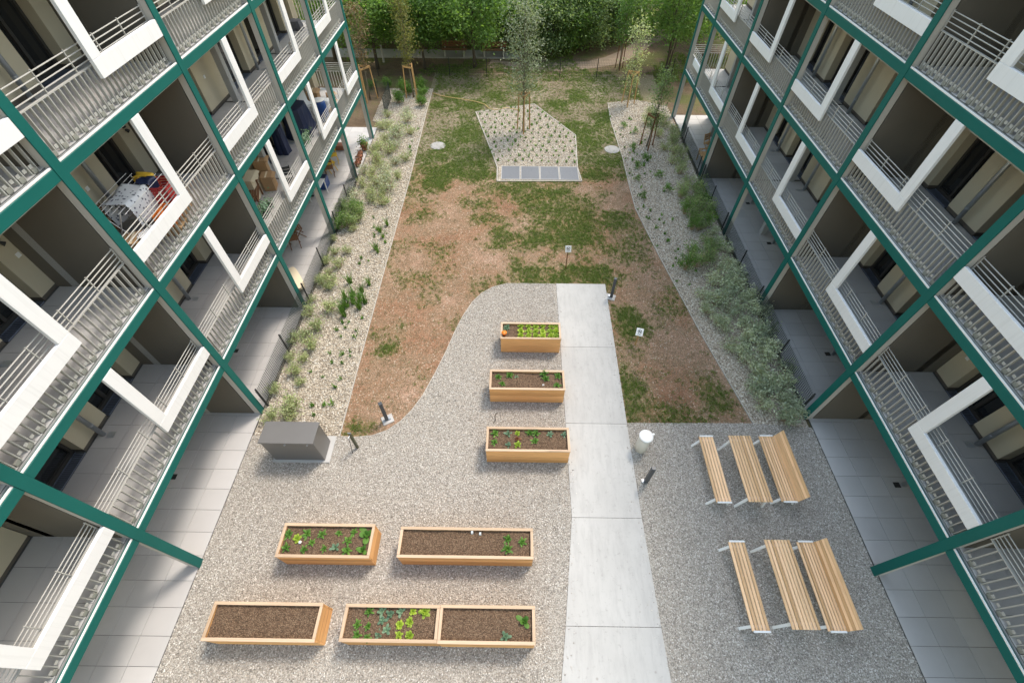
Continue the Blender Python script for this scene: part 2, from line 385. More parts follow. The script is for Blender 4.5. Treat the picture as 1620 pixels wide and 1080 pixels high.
CURVE = [(1.71,13.38),(.42,13.39),(-.3,13.38),(-.85,13.18),(-1.30,12.82),(-1.65,12.32),(-1.95,11.6),(-2.18,10.85),(-2.42,9.9),(-2.70,8.95),(-3.02,8.0),(-3.3,7.45),(-3.6,7.03),(-3.95,6.72),(-4.4,6.52),(-4.96,6.46),(-5.40,6.48)]
GRAVEL = [(-8.13,-4),(9.55,-4),(9.55,7.0),(7.72,7.13),(3.6,7.09),(3.6,13.38)]+CURVE+[(-8.13,6.48)]
L_EDGE = [(-5.41,6.48),(-5.44,14.4),(-5.42,20.9),(-5.52,28.1),(-5.53,31.6)]
R_EDGE = [(7.72,7.13),(6.98,10.8),(6.21,15.4),(5.76,18.6),(5.75,20.5),(5.79,23.2),(5.66,27.5),(5.78,29.8)]
PEB_L = [(-8.12,6.48)]+L_EDGE+[(-8.6,31.6),(-8.6,27.1),(-8.12,26.9)]
PEB_R = R_EDGE+[(7.6,30.3),(9.46,29.4),(9.46,7.0)]
PEB_M = [(-.95,20.82),(3.38,20.9),(3.26,22.2),(3.42,25.6),(1.11,29.5),(-2.5,28.35),(-1.2,23.1),(-.98,22.1)]
LAWN = [(-5.41,6.48),(-4.9,5.9),(8.2,5.9),(8.2,34.2),(-5.6,34.2)]
struct(MB().box(-250,250,-60,400,-.5,-.03).build('ground', M['ground']))
def lawn():
    xs = np.arange(-5.7, 9.6, .17); ys = np.arange(5.8, 34.3, .17); X, Y = np.meshgrid(xs, ys); X = X.ravel(); Y = Y.ravel()
    Z = -.012+.014*(fbm(X, Y, .8, 5)-.5)*np.clip((Y-8)/6, 0, 1)
    nx, ny = len(xs), len(ys); i = np.arange(nx*ny).reshape(ny, nx)
    F = np.stack([i[:-1,:-1].ravel(), i[:-1,1:].ravel(), i[1:,1:].ravel(), i[1:,:-1].ravel()], 1)
    me = np_mesh('lawn', np.stack([X, Y, Z], 1), F)
    for nm, val in (('grass', grass(X, Y)), ('dry', dryness(X, Y))):
        a = me.attributes.new(nm, 'FLOAT', 'POINT'); a.data.foreach_set('value', val.astype(np.float32))
    struct(ob('lawn', me, M['lawn']))
BLOBS = [(2.44,16.56,1.0,1.),(1.23,19.5,.8,.9),(-.41,16.37,.5,.8),(2.76,17.82,.6,.8),(1.0,13.75,.8,.8),(1.9,13.75,.7,1.),(3.03,13.8,.6,1.),(4.18,11.69,.35,1.),(4.40,11.06,.4,1.),
 (4.0,8.3,.35,.9),(4.1,7.5,.5,.8),(5.0,7.3,.6,.6),(6.72,8.05,.4,.6),(-4.57,9.95,.22,1.),(-1.33,17.75,.5,.5),(.46,20.4,.8,.7),(4.45,15.6,.55,.7),(4.86,17.6,.5,.7),(-1.7,19,.5,.5),(-.8,20.1,.6,.6),
 (1.66,18.5,.7,.9),(3.9,9.2,.25,.6),(-5.02,6.75,.3,.5),(-4.26,13.6,.4,.35),(-3.2,22.1,1.0,1.),(-4.1,21.3,.8,1.),(-1.9,21.6,.6,1.),(4.06,24.9,.7,1.),(4.5,22.9,.6,.9),(4.1,21.6,.5,.9),(2.0,20.7,.5,.5),(3.0,19.2,.5,.5)]
def grass(X, Y):
    X = np.asarray(X, float); Y = np.asarray(Y, float); g = np.zeros(len(X)); wob = fbm(X, Y, 1.6, 11)
    for x, y, r, a in BLOBS:
        d = np.hypot((X-x)/1.25, Y-y)/r; g = np.maximum(g, a*np.clip(1.25-.62*d-(wob-.5)*1.7, 0, 1))
    far = np.clip((Y-20.9)/.6, 0, 1)*np.clip((fbm(X, Y, .75, 21)-.27)*1.9, .16, .85)*np.clip((34.5-Y)/4, .25, 1)
    near = .42*np.clip((fbm(X, Y, .9, 31)-.48)*2.5, 0, 1)*np.clip((Y-6)/6, .3, 1)
    edge = .5*np.clip(1-np.abs(X+5.2)/.25, 0, 1)*np.clip((fbm(X, Y, .9, 41)-.4)*4, 0, 1)*(Y > 20)
    return np.clip(np.maximum(np.maximum(g, far), np.maximum(near, edge)), 0, 1)
def dryness(X, Y):
    return np.clip((Y-21.6+1.6*(fbm(X, Y, .8, 51)-.5))/1.2, 0, 1)*.9
lawn()
def sheet(name, poly, z, mat, thick=.03):
    return struct(MB().prism(poly, z-thick, z).build(name, mat))
sheet('gravel_yard', GRAVEL, .012, M['gravel'])
sheet('planting_bed', PEB_L, .004, M['pebble'])
sheet('planting_bed', PEB_R, .004, M['pebble'])
sheet('planting_bed', PEB_M, .014, M['pebble'])
def strip(name, pts, w, z0, z1, mat):
    mb = MB()
    for a, b in zip(pts[:-1], pts[1:]):
        a, b = Vector(a), Vector(b); d = (b-a).normalized(); n = Vector((-d.y, d.x))*w/2
        mb.prism([tuple(a-n-d*w*.2), tuple(b-n), tuple(b+n), tuple(a+n-d*w*.2)], z0, z1)
    return struct(mb.build(name, mat))
strip('edging', L_EDGE, .028, -.05, .035, M['edge'])
strip('edging', R_EDGE, .028, -.05, .032, M['edge'])
strip('edging', [PEB_M[i] for i in (0,1,2,3,4,5,6,7,0)], .04, -.05, .04, M['edge'])
strip('edging', CURVE, .018, -.05, .026, M['edge'])
# concrete walk: cast slabs with saw-cut joints
def walk():
    base = struct(MB().prism([(1.73,-1.2),(3.62,-1.2),(3.62,13.36),(1.75,13.36)], -.06, .010).build('path', M['joint']))
    L = [(13.40,1.71,3.70),(10.13,1.705,3.68),(7.03,1.70,3.655),(4.09,1.69,3.64),(1.50,1.36,3.68),(-1.5,.90,3.74)]
    for (ya, xa, xb), (yb, xc, xd) in zip(L[:-1], L[1:]):
        g = .012
        MB().prism([(xc,yb+g),(xd,yb+g),(xb,ya),(xa,ya)], -.04, .034).build('slab', M['path'], base)
walk()
# park beyond the fence
sheet('park_path', [(-30,36.75),(.3,36.85),(.6,38.4),(-30,38.6)], -.005, M['parkpath'])
def ribbon(pts, w):
    l = []; r = []
    for i, p in enumerate(pts):
        a, b = Vector(pts[max(i-1,0)]), Vector(pts[min(i+1,len(pts)-1)]); d = (b-a).normalized(); n = Vector((-d.y, d.x))*w*(.8+.4*rnd.random())/2
        l.append(tuple(Vector(p)+n)); r.append(tuple(Vector(p)-n))
    return l+r[::-1]
sheet('trail', ribbon([(-2,35.9),(.5,35.4),(3,35.5),(5.3,35.9),(7,36.8),(8.4,38.2),(10,40.5),(12.5,43)], 1.5), -.018, M['trail'], .01)

# scattered stones: real pebbles instanced on points
PROTO = {}
def proto_coll(name, meshes, mat):
    c = bpy.data.collections.new(name)
    for me in meshes:
        if not me.materials: me.materials.append(mat)
        c.objects.link(bpy.data.objects.new(name, me))
    return c
def pebble_mesh(seed, r):
    rg = np.random.RandomState(seed); t = (1+5**.5)/2
    V = np.array([(-1,t,0),(1,t,0),(-1,-t,0),(1,-t,0),(0,-1,t),(0,1,t),(0,-1,-t),(0,1,-t),(t,0,-1),(t,0,1),(-t,0,-1),(-t,0,1)], float)
    V /= np.linalg.norm(V[0]); V *= (1+.25*(rg.rand(12, 1)-.5)); V *= np.array([1, .78, .55])*r
    F = [(0,11,5),(0,5,1),(0,1,7),(0,7,10),(0,10,11),(1,5,9),(5,11,4),(11,10,2),(10,7,6),(7,1,8),(3,9,4),(3,4,2),(3,2,6),(3,6,8),(3,8,9),(4,9,5),(2,4,11),(6,2,10),(8,6,7),(9,8,1)]
    me = np_mesh('stone', V, F); me.polygons.foreach_set('use_smooth', [True]*len(F)); return me
def scatter(name, P, coll, smin, smax, tilt, label, cat, seed=0):
    me = bpy.data.meshes.new(name); me.vertices.add(len(P)); me.vertices.foreach_set('co', np.asarray(P, np.float32).ravel()); me.update()
    o = ob(name, me); ng = bpy.data.node_groups.new(name, 'GeometryNodeTree')
    ng.interface.new_socket(name='Geometry', in_out='INPUT', socket_type='NodeSocketGeometry'); ng.interface.new_socket(name='Geometry', in_out='OUTPUT', socket_type='NodeSocketGeometry')
    gi = ng.nodes.new('NodeGroupInput'); go = ng.nodes.new('NodeGroupOutput'); ip = ng.nodes.new('GeometryNodeInstanceOnPoints'); ci = ng.nodes.new('GeometryNodeCollectionInfo')
    ci.inputs['Collection'].default_value = coll; ci.inputs['Separate Children'].default_value = True; ci.inputs['Reset Children'].default_value = True
    m2p = ng.nodes.new('GeometryNodeMeshToPoints'); ng.links.new(gi.outputs[0], m2p.inputs[0]); ng.links.new(m2p.outputs[0], ip.inputs['Points']); ng.links.new(ci.outputs[0], ip.inputs['Instance'])
    ip.inputs['Pick Instance'].default_value = True
    rr = ng.nodes.new('FunctionNodeRandomValue'); rr.data_type = 'FLOAT_VECTOR'; rr.inputs[0].default_value = (-tilt, -tilt, 0); rr.inputs[1].default_value = (tilt, tilt, 6.283); rr.inputs['Seed'].default_value = seed
    rs = ng.nodes.new('FunctionNodeRandomValue'); rs.data_type = 'FLOAT'; rs.inputs[2].default_value = smin; rs.inputs[3].default_value = smax; rs.inputs['Seed'].default_value = seed+3
    ng.links.new(rr.outputs[0], ip.inputs['Rotation']); ng.links.new(rs.outputs[1], ip.inputs['Scale']); ng.links.new(ip.outputs[0], go.inputs[0])
    md = o.modifiers.new('scatter', 'NODES'); md.node_group = ng
    return stuff(o, label, cat)
peb = proto_coll('pebble_proto', [pebble_mesh(i, .034) for i in range(4)], M['pebble_st'])
grv = proto_coll('gravel_proto', [pebble_mesh(i+9, .021) for i in range(4)], M['gravel_st'])
X, Y = sample(PEB_L, 340, 1); scatter('pebble_mulch', np.stack([X, Y, np.full(len(X), .012)], 1), peb, .5, 1.25, .5, 'pale round pebbles covering the bed along the left terrace', 'pebbles', 1)
X, Y = sample(PEB_R, 340, 2); scatter('pebble_mulch', np.stack([X, Y, np.full(len(X), .012)], 1), peb, .5, 1.25, .5, 'pale round pebbles covering the bed along the right terrace', 'pebbles', 2)
X, Y = sample(PEB_M, 340, 3); k = ~((Y < 22.3) & (Y > 20.9) & (X > -.85) & (X < 3.35)); X = X[k]; Y = Y[k]
scatter('pebble_mulch', np.stack([X, Y, np.full(len(X), .022)], 1), peb, .5, 1.25, .5, 'pale round pebbles in the island bed behind the grates', 'pebbles', 3)
X, Y = sample(GRAVEL, 900, 4); k = ~((X > 1.0) & (X < 3.8) & (Y < 13.4)) | ((X < 1.60) & (Y > 2.2)); k &= Y > -.6; X = X[k]; Y = Y[k]
scatter('gravel_layer', np.stack([X, Y, np.full(len(X), .014)], 1), grv, .45, 1.25, .6, 'grey and beige gravel spread over the courtyard', 'gravel', 4)

rg = np.random.RandomState(12); n_ = 420; Y = rg.uniform(.2, 13.2, n_); sd2 = rg.rand(n_) < .5; off = rg.exponential(.10, n_)
X = np.where(sd2, np.interp(Y, [-1.5, 1.5, 4.09, 13.4], [.9, 1.36, 1.69, 1.71])+off, np.interp(Y, [-1.5, 13.4], [3.70, 3.68])-off)
scatter('stray_gravel', np.stack([X, Y, np.full(n_, .042)], 1), grv, .4, .9, .6, 'stray gravel stones along the edges of the concrete path', 'gravel', 14)

# ------------------------------------------------------------------ apartment buildings
ZF = [0, 2.575, 5.575, 8.513, 11.45]
LCOL = [-1.76, 2.783, 7.331, 11.978, 16.505, 20.929, 25.063]
RCOL = [-1.76, 2.819, 7.402, 12.179, 16.783, 21.34, 25.668, 28.029]
def building(side, xf, cols, piers, pipes, lamps, sockets, parts_at, fside, label):
    s = -1 if side == 'L' else 1
    root = thing('apartment_building', label, 'building', (xf, 0, 0))
    def B(u0, u1, y0, y1, z0, z1, mb=None, c=None):
        mb = mb or MB()
        return mb.cbox(s*u0, s*u1, y0, y1, z0, z1, c) if c else mb.box(s*u0, s*u1, y0, y1, z0, z1)
    y_end = cols[-1]; nb = len(cols)-1
    top = 14.55
    # columns with teal face plates
    cb = B(.030, .21, -.085, .085, 0, top).mesh('column'); cp = B(-.012, .020, -.108, .108, 0, top, None, .004).mesh('face_plate')
    ic = B(1.64, 1.86, -.11, .11, .03, top-.4, None, .01).mesh('inner_column')
    ic1 = B(1.64, 1.86, -.11, .11, ZF[1]+.13, top-.4, None, .01).mesh('inner_column')
    for i, y in enumerate(cols):
        c = ob('column', cb, M['steel_side'], root, (0, y, 0)); ob('face_plate', cp, M['teal'], c)
        if i < len(cols)-1 or side == 'L': ob('inner_column', ic1 if i == 1 else ic, M['inner_col'], root, (0, y+.02, 0))
    budget = {'baluster': 300, 'floor_tile': 300}
    order = sorted([(k, b) for k in (1, 2, 3) for b in range(nb)], key=lambda kb: abs(cols[kb[1]]+2.3-4)+abs(ZF[kb[0]]-4)*.8)
    for k in (1, 2, 3, 4):
        for b in range(nb):
            y0, y1 = cols[b]+.110, cols[b+1]-.110; z = ZF[k]
            B(.0, .10, y0, y1, z-.115, z+.095, None, .004).build('beam', M['teal'], root)
            B(.012, .045, y0+.002, y1-.002, z+.098, z+.132, None, .004).build('edge_trim', M['trim'], root)
            B(.135, 2.60, y0-.109, y1+.110, z-.20, z+.100).build('balcony_slab', M['conc'], root)
    for k, b in order:
        if k == 3 and b == 0: continue
        y0, y1 = cols[b]+.115, cols[b+1]-.115; z = ZF[k]; fl = z+.125
        # tiled balcony floor
        base = B(.14, 2.60, y0-.1, y1+.1, z+.101, z+.112).build('balcony_floor', M['joint'], root)
        nx, ny = 3, max(1, round((y1-y0)/.6)); mt = None; du, dy = (2.16-.145)/nx, (y1-y0+.12)/ny
        tm = B(0, du-.007, 0, dy-.007, 0, .013).mesh('floor_tile')
        if budget['floor_tile'] >= nx*ny:
            budget['floor_tile'] -= nx*ny
            for i in range(nx):
                for j in range(ny): ob('floor_tile', tm, M['tile'], base, (s*(.145+i*du), y0-.06+j*dy, z+.113))
        else:
            mb = MB()
            for i in range(nx):
                for j in range(ny):
                    u = .145+i*du; B(u, u+du-.007, y0-.06+j*dy, y0-.06+(j+1)*dy-.007, z+.113, z+.126, mb)
            stuff(mb.build('floor_tiles', M['tile'], base))
        # railing: flat-bar balusters below, four slim rails above
        zt = z+.87
        mb = MB(); B(.165, .215, y0, y1, zt, zt+.022, mb)
        rail = mb.build('railing', M['rail'], root)
        for q in range(4):
            MB().tube([(s*.19, y0-.004, zt+.095*(q+1)), (s*.19, y1+.004, zt+.095*(q+1))], .011, 6).build('rail', M['rail'], rail)
        npost = max(2, round((y1-y0)/.95)); ps = B(.176, .204, -.009, .009, 0, .39).mesh('post')
        for q in range(npost+1):
            ob('post', ps, M['rail'], rail, (0, y0+.015+(y1-y0-.03)*q/npost, zt+.02))
        nbal = round((y1-y0)/.152); bm = B(.155, .215, -.010, .010, z+.02, zt).mesh('baluster')
        if budget['baluster'] >= nbal:
            budget['baluster'] -= nbal
            for q in range(nbal): ob('baluster', bm, M['rail'], rail, (0, y0+(q+.5)*(y1-y0)/nbal, 0))
        else:
            mb = MB()
            for q in range(nbal):
                yy = y0+(q+.5)*(y1-y0)/nbal; B(.155, .215, yy-.010, yy+.010, z+.02, zt, mb)
            stuff(mb.build('balusters', M['rail'], rail))
        mb = MB()
        for q in range(0, nbal-1, 2):
            yy = y0+(q+1)*(y1-y0)/nbal; B(.145, .175, yy-.05, yy+.05, z+.10, z+.21, mb)
        stuff(mb.build('brackets', M['bracket'], rail))
        mb = MB()
        for q in range(1, nbal-1, 1):
            yy = y0+(q+1)*(y1-y0)/nbal; B(.150, .158, yy-.05, yy+.02, z+.215, z+.275, mb)
        stuff(mb.build('fixing_plates', M['rail'], rail))
        # white L-shaped cladding frame
        if not (side == 'R' and b == nb-1 and k != 1):
            ym = (cols[b]+cols[b+1])/2; zb = z+.68; zt2 = z+1.0
            znext = ZF[k+1]-.118
            if fside[k] == 'F': va, vb, ha, hb = ym-.15, ym+.14, ym-.15, cols[b+1]-.115
            else: va, vb, ha, hb = ym-.14, ym+.15, cols[b]+.115, ym+.15
            mb = MB(); B(-.005, .07, ha, hb, zb, zt2, mb, .004)
            if not (side == 'R' and b == nb-1): B(-.005, .07, va, vb, zt2+.003, znext, mb, .004)
            mb.build('cladding_frame', M['frame_white'], root)
        # partition wall
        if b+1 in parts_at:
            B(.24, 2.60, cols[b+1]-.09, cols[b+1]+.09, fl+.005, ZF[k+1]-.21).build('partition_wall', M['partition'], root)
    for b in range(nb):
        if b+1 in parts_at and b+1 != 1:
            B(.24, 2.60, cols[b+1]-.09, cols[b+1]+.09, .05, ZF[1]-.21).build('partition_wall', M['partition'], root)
    # back wall: rendered piers, recessed windows and doors, gratings
    for k in (0, 1, 2, 3):
        zb = ZF[k]+(.128 if k else .04); zt = ZF[k+1]-.205
        for (a, c) in piers:
            p = B(2.18, 2.60, a, c, zb+.10, zt).build('wall_pier', M['render'], root)
            B(2.195, 2.60, a+.004, c-.004, zb, zb+.098).build('skirting', M['skirt'], p)
        for (a0, a1), (b0, b1) in zip(piers[:-1], piers[1:]):
            a, c = a1+.01, b0-.01
            if c-a < .25: continue
            w_ = B(2.505, 2.535, a+.06, c-.06, zb+.10, zt-.06).build('window', M['glass'], root)
            fm = MB()
            for args in ((2.44, 2.54, a, a+.07, zb, zt), (2.44, 2.54, c-.07, c, zb, zt), (2.44, 2.54, a+.071, c-.071, zb, zb+.10), (2.44, 2.54, a+.071, c-.071, zt-.07, zt)): B(*args, fm)
            if c-a > .9: m_ = a+(c-a)*.42; B(2.45, 2.53, m_-.04, m_+.04, zb+.101, zt-.071, fm)
            fm.build('frame', M['wframe'], w_)
            gm = MB(); n = max(3, int((c-a)/.05))
            for q in range(n): B(2.17, 2.42, a+.03+(c-a-.06)*q/n, a+.03+(c-a-.06)*q/n+.022, zb+.002, zb+.022, gm)
            B(2.165, 2.18, a+.03, c-.03, zb+.001, zb+.026, gm); B(2.41, 2.425, a+.03, c-.03, zb+.001, zb+.026, gm)
            stuff(gm.build('threshold_grating', M['grate'], w_))
        for yp in pipes:
            u = 2.02
            pp = MB().tube([(s*u, yp, zb), (s*u, yp, zt+.01)], .055, 12).build('downpipe', M['galv'], root, smooth=True)
            MB().tube([(s*u, yp, zb+.45), (s*u, yp, zb+.50)], .062, 12).build('pipe_clamp', M['galv'], pp)
            fd = MB(); B(1.74, 1.92, yp-.08, yp+.08, zb+.001, zb+.006, fd); fd.build('floor_drain', M['galv'] if k else M['black'], root)
        if k:
            for yl in lamps:
                l = B(2.10, 2.18, yl-.045, yl+.045, zb+1.45, zb+1.60, None, .01).build('wall_lamp', M['black'], root)
                MB().tube([(s*2.14, yl, zb+1.40), (s*2.10, yl+.03, zb+1.34)], [.03, .05], 8).build('lamp_head', M['black'], l)
            for yl in sockets:
                B(2.165, 2.18, yl-.05, yl+.05, zb+.95, zb+1.05, None, .004).build('wall_socket', M['white'], root)
    B(2.602, 11, cols[0]-1, y_end-.05, .03, top+.3).build('rear_wall', M['render'], root)
    B(.0, 2.60, cols[0]-.5, y_end+.13, 14.2, top+.35).build('roof_edge', M['conc'], root)
    # guard across the open far end of each balcony
    for k in (1, 2, 3):
        z = ZF[k]; ye = cols[-1]+.10; e = MB()
        for q in range(5): e.bar((s*.22, ye, z+.87+.095*q), (s*2.2, ye, z+.87+.095*q), .02, .02)
        g_ = e.build('end_railing', M['rail'], root)
        for q in range(14):
            u = .3+1.85*q/13; B(u-.006, u+.006, ye-.03, ye+.03, z+.135, z+.865).build('baluster', M['rail'], g_)
    return root
LP = [(.9,2.68),(4.65,5.6),(6.8,7.24),(9.40,10.36),(11.42,11.88),(12.35,12.9),(14.0,14.7),(15.5,17.0),(18.94,19.9),(21.1,22.2),(23.26,23.93),(24.43,25.0)]
RP = [(.9,2.70),(4.72,5.65),(6.75,7.30),(9.44,10.6),(11.55,12.08),(13.3,14.2),(15.28,16.9),(18.6,19.6),(20.45,21.24),(23.0,24.0),(24.6,27.95)]
building('L', -8.118, LCOL, LP, [5.10, 9.76, 19.3], [7.05, 11.65], [7.15, 9.55, 16.0], (1, 2, 3), {1: 'F', 2: 'N', 3: 'F'}, 'left apartment block with teal steel frame, balconies and white frames, in brighter light')
building('R', 9.449, RCOL, RP, [5.15, 9.95, 16.1, 19.1], [7.1], [7.05, 12.0, 13.6, 14.0], (1, 2, 3, 5), {1: 'N', 2: 'F', 3: 'N'}, 'right apartment block with teal steel frame, balconies and white frames, in shade')
# ground-floor terraces of large slabs
def terrace(x0, x1, y0, y1, rows, name):
    st = struct(MB().box(x0, x1, y0, y1, -.05, .016).build('terrace', M['joint']))
    nx = 3; dx = (x1-x0)/nx; dy = (y1-y0)/rows; tm = MB().cbox(.004, dx-.004, .004, dy-.004, -.02, .020, .003).mesh('paving_slab')
    for i in range(nx):
        for j in range(rows): ob('paving_slab', tm, M['tile'], st, (x0+i*dx, y0+j*dy, .018))
terrace(-10.31, -8.14, -3.0, 26.25, 49, 'terrace')
terrace(9.57, 11.64, -3.0, 28.2, 52, 'terrace')

# ------------------------------------------------------------------ foliage generators
def leaves(P, size, seed, up=.5, aspect=.55, tint=None, droop=0):
    """one rhombus-folded leaf (two triangles as a quad) per point"""
    rg = np.random.RandomState(seed); n = len(P); P = np.asarray(P, float)
    nr = rg.normal(size=(n, 3)); nr[:, 2] = np.abs(nr[:, 2])+up; nr /= np.linalg.norm(nr, axis=1)[:, None]
    a = rg.normal(size=(n, 3)); a[:, 2] -= droop; a -= (a*nr).sum(1)[:, None]*nr; a /= np.linalg.norm(a, axis=1)[:, None]; b = np.cross(nr, a)
    L = size*(.6+.8*rg.rand(n))[:, None]; W = L*aspect
    V = np.stack([P-a*L/2, P+b*W/2+nr*L*.08, P+a*L/2, P-b*W/2+nr*L*.08], 1).reshape(-1, 3)
    F = np.arange(4*n).reshape(n, 4)
    t = rg.rand(n) if tint is None else tint
    return V, F, np.repeat(t, 4)
def blades(n, seed, h, spread, lean, w=.012, segs=2):
    """upright strap leaves from a common base"""
    rg = np.random.RandomState(seed); V = []; F = []; T = []
    for i in range(n):
        t = rg.uniform(0, 6.283); r = spread*math.sqrt(rg.rand()); b = np.array([r*math.cos(t), r*math.sin(t), 0]); hh = h*(.5+.6*rg.rand())
        d = rg.uniform(0, 6.283); ln = lean*rg.rand()*hh; dd = np.array([math.cos(d), math.sin(d), 0]); s = np.array([-dd[1], dd[0], 0])*w/2
        k = len(V); m = b+dd*ln*.35+np.array([0, 0, hh*.6]); e = b+dd*ln+np.array([0, 0, hh])
        V += [b-s, b+s, m+s*.8, m-s*.8, e]; F += [(k, k+1, k+2, k+3), (k+3, k+2, k+4, k+4)]; T += [rg.rand()]*5
    return V, F, T
def blade_mesh(name, *a, **k):
    V, F, T = blades(*a, **k); me = bpy.data.meshes.new(name); me.from_pydata([tuple(v) for v in V], [], [tuple(dict.fromkeys(f)) for f in F]); me.update()
    at = me.attributes.new('tint', 'FLOAT', 'POINT'); at.data.foreach_set('value', np.asarray(T, np.float32)); return me

def make_tree(name, seed, H, r0, base, cr, nleaf, lsize, lmat, bmat, label, cat, loc, group=None, nb=14, upright=.55, up=.5, stems=1, zflat=1.0, cl=.42, low=.25):
    rg = random.Random(seed); mb = MB(); tips = []
    for st in range(stems):
        off = Vector((0, 0, 0)) if stems == 1 else Vector((rg.uniform(-.12, .12), rg.uniform(-.12, .12), 0))
        ln = Vector((rg.uniform(-.03, .03), rg.uniform(-.03, .03), 0))*H if stems == 1 else Vector((math.cos(6.28*st/stems), math.sin(6.28*st/stems), 0))*H*.10
        pts = []; n = 7
        for i in range(n+1):
            t = i/n; pts.append(off+ln*t+Vector((rg.uniform(-.02, .02)*H*t*.5, rg.uniform(-.02, .02)*H*t*.5, H*.88*t)))
        rs = [r0/(1 if stems == 1 else 1.4)*(1.25 if i == 0 else 1)*(1-.86*(i/n)**.9) for i in range(n+1)]
        mb.tube(pts, rs, 7)
        for j in range(nb//stems):
            t = base/H+(.93-base/H)*((j+rg.random())/(nb//stems)); t = min(t, .97); i = min(int(t*n/.88*.88), n-1); p = pts[i].lerp(pts[i+1], t*n-i)
            q = (t*H-base)/(H-base); prof = math.sin(math.pi*min(1, max(.08, q*.82+.14)))**.7
            L = cr*prof*rg.uniform(.75, 1.1); az = j*2.4+rg.uniform(-.5, .5)+st*2
            e = p+Vector((math.cos(az)*L, math.sin(az)*L, L*upright*rg.uniform(.4, 1.2)))
            m = p.lerp(e, .5)+Vector((0, 0, L*.10)); rb = rs[i]*.42
            mb.tube([p, m, e], [rb, rb*.6, rb*.2], 5)
            for u in np.linspace(.3, 1.0, 5):
                c = p.lerp(m, u*2) if u < .5 else m.lerp(e, u*2-1); tips.append((c, .45+.55*u))
                for _ in range(2):
                    a2 = az+rg.choice((-1, 1))*rg.uniform(.4, 1.2); l2 = L*.38*rg.uniform(.5, 1)
                    c2 = c+Vector((math.cos(a2)*l2, math.sin(a2)*l2, l2*rg.uniform(-.25, .7))); tips.append((c2, 1.)); 
                    if _ == 0: mb.tube([c, c2], [rb*.3, rb*.1], 4)
        tips.append((pts[-1], 1.))
    g = np.random.RandomState(seed); T = np.array([tuple(t[0]) for t in tips]); k = g.randint(0, len(T), nleaf); cs = cl*(.6+.8*g.rand(len(T)))
    P = T[k]+g.normal(size=(nleaf, 3))*cs[k][:, None]*np.array([1, 1, zflat*.8]); P[:, 2] = np.maximum(P[:, 2], base*low+.2)
    clump = g.rand(len(T)); tint = np.clip(.25+.5*clump[k]+.5*(g.rand(nleaf)-.5), 0, 1)
    V, F, Ti = leaves(P, lsize, seed+1, up, tint=tint)
    root = thing(name, label, cat, loc, rg.uniform(0, 6.28), group)
    mb.build('trunk', bmat, root, smooth=True)
    ob('crown', np_mesh('crown', V, F, Ti), lmat, root)
    return root

# trees beyond the fence
G1 = 'park trees behind the wire fence'
TR = make_tree('park_tree', 1, 5.8, .13, 1.45, 2.5, 12000, .17, M['leaf_tree'], M['bark'], 'leafy green tree just behind the fence, nearest the left building', 'tree', (-9.8, 34.8, 0), G1, nb=20)
t2 = make_tree('park_tree', 2, 5.5, .10, 1.6, 2.1, 10500, .17, M['leaf_tree'], M['bark'], 'slim-trunked green tree behind the fence, second from the left building', 'tree', (-6.5, 34.9, 0), G1, nb=18)
t3 = make_tree('park_tree', 3, 5.9, .12, 1.5, 2.6, 12500, .17, M['leaf_tree'], M['bark'], 'broad green tree in front of the park benches, left of the silver tree', 'tree', (-3.0, 35.2, 0), G1, nb=20)
make_tree('park_tree', 14, 5.6, .09, 1.9, 2.4, 10000, .16, M['leaf_tree'], M['bark'], 'multi-stemmed green tree beside the dirt trail near the right building', 'tree', (10.4, 34.6, 0), G1, nb=21, stems=4, upright=.8)
i = 0
for (x, y, sc, lab) in ((-13.2,36.5,1.05,'green tree behind the left building corner'), (-12.5,40.5,1.2,'tall green tree beyond the park path, far left'), (-8.2,40.2,1.15,'green tree beyond the park path behind the second bench'), (-4.6,40.6,1.2,'green tree beyond the park path behind the first bench'), (-1.2,40.3,1.1,'green tree beyond the park path behind the silver tree'),
                       (-10,44.5,1.3,'tall back-row tree at the far left'), (-3.2,45,1.3,'tall back-row tree left of the middle'), (4,45.5,1.35,'tall back-row tree behind the dense bushes'), (10.5,45.5,1.3,'tall back-row tree at the far right'), (14.2,38,1.1,'green tree beyond the dirt trail beside the right building'), (15,43,1.2,'green tree far behind the right building corner')):
    src = (TR, t2, t3)[i % 3]; i += 1
    copy_tree(src, None, (x, y, 0), rnd.uniform(0, 6), lab, (sc, sc, sc*.95))
# dense dark shrubbery right of the middle
src = None; srcs = []
for i, (x, y, h_) in enumerate(((.9,38.2,1.0),(2.5,37.6,.92),(4.0,38.3,1.0),(5.4,38.9,.95),(1.8,40.6,1.3),(3.6,41.2,1.35),(6.0,41.5,1.25),(7.4,40.6,.9),(8.6,42.8,1.2),(.1,42.2,1.3),(-1.2,39.6,.8),(-3.4,39.8,.85),(-5.6,39.7,.8),(-7.8,39.9,.9),(-10,39.6,.85),(-12.4,39.8,.9),(-4.5,42.4,1.2),(-8.6,42.6,1.2),(12.2,42.2,1.0))):
    lab = 'dark green bush in the '+('front' if y < 39.5 else 'back')+' row of the dense thicket, '+('left part' if x < 3.8 else 'right part') if x > -.5 else 'dark green bush beyond the park path, '+('behind the benches' if x > -6 else 'towards the left building')
    if i < 2:
        src = make_tree('large_bush', 30+i, 4.6, .07, .25, 1.5, 11000, .145, M['leaf_dark'] if i else M['leaf_tree'], M['bark'], lab, 'bush', (x, y, 0), 'bushes of the dense thicket', nb=24, stems=3, upright=.7, cl=.40, low=.1); srcs = [src] if i == 0 else srcs+[src]
    else: copy_tree(srcs[i % 2], None, (x, y, 0), rnd.uniform(0, 6), lab, h_)
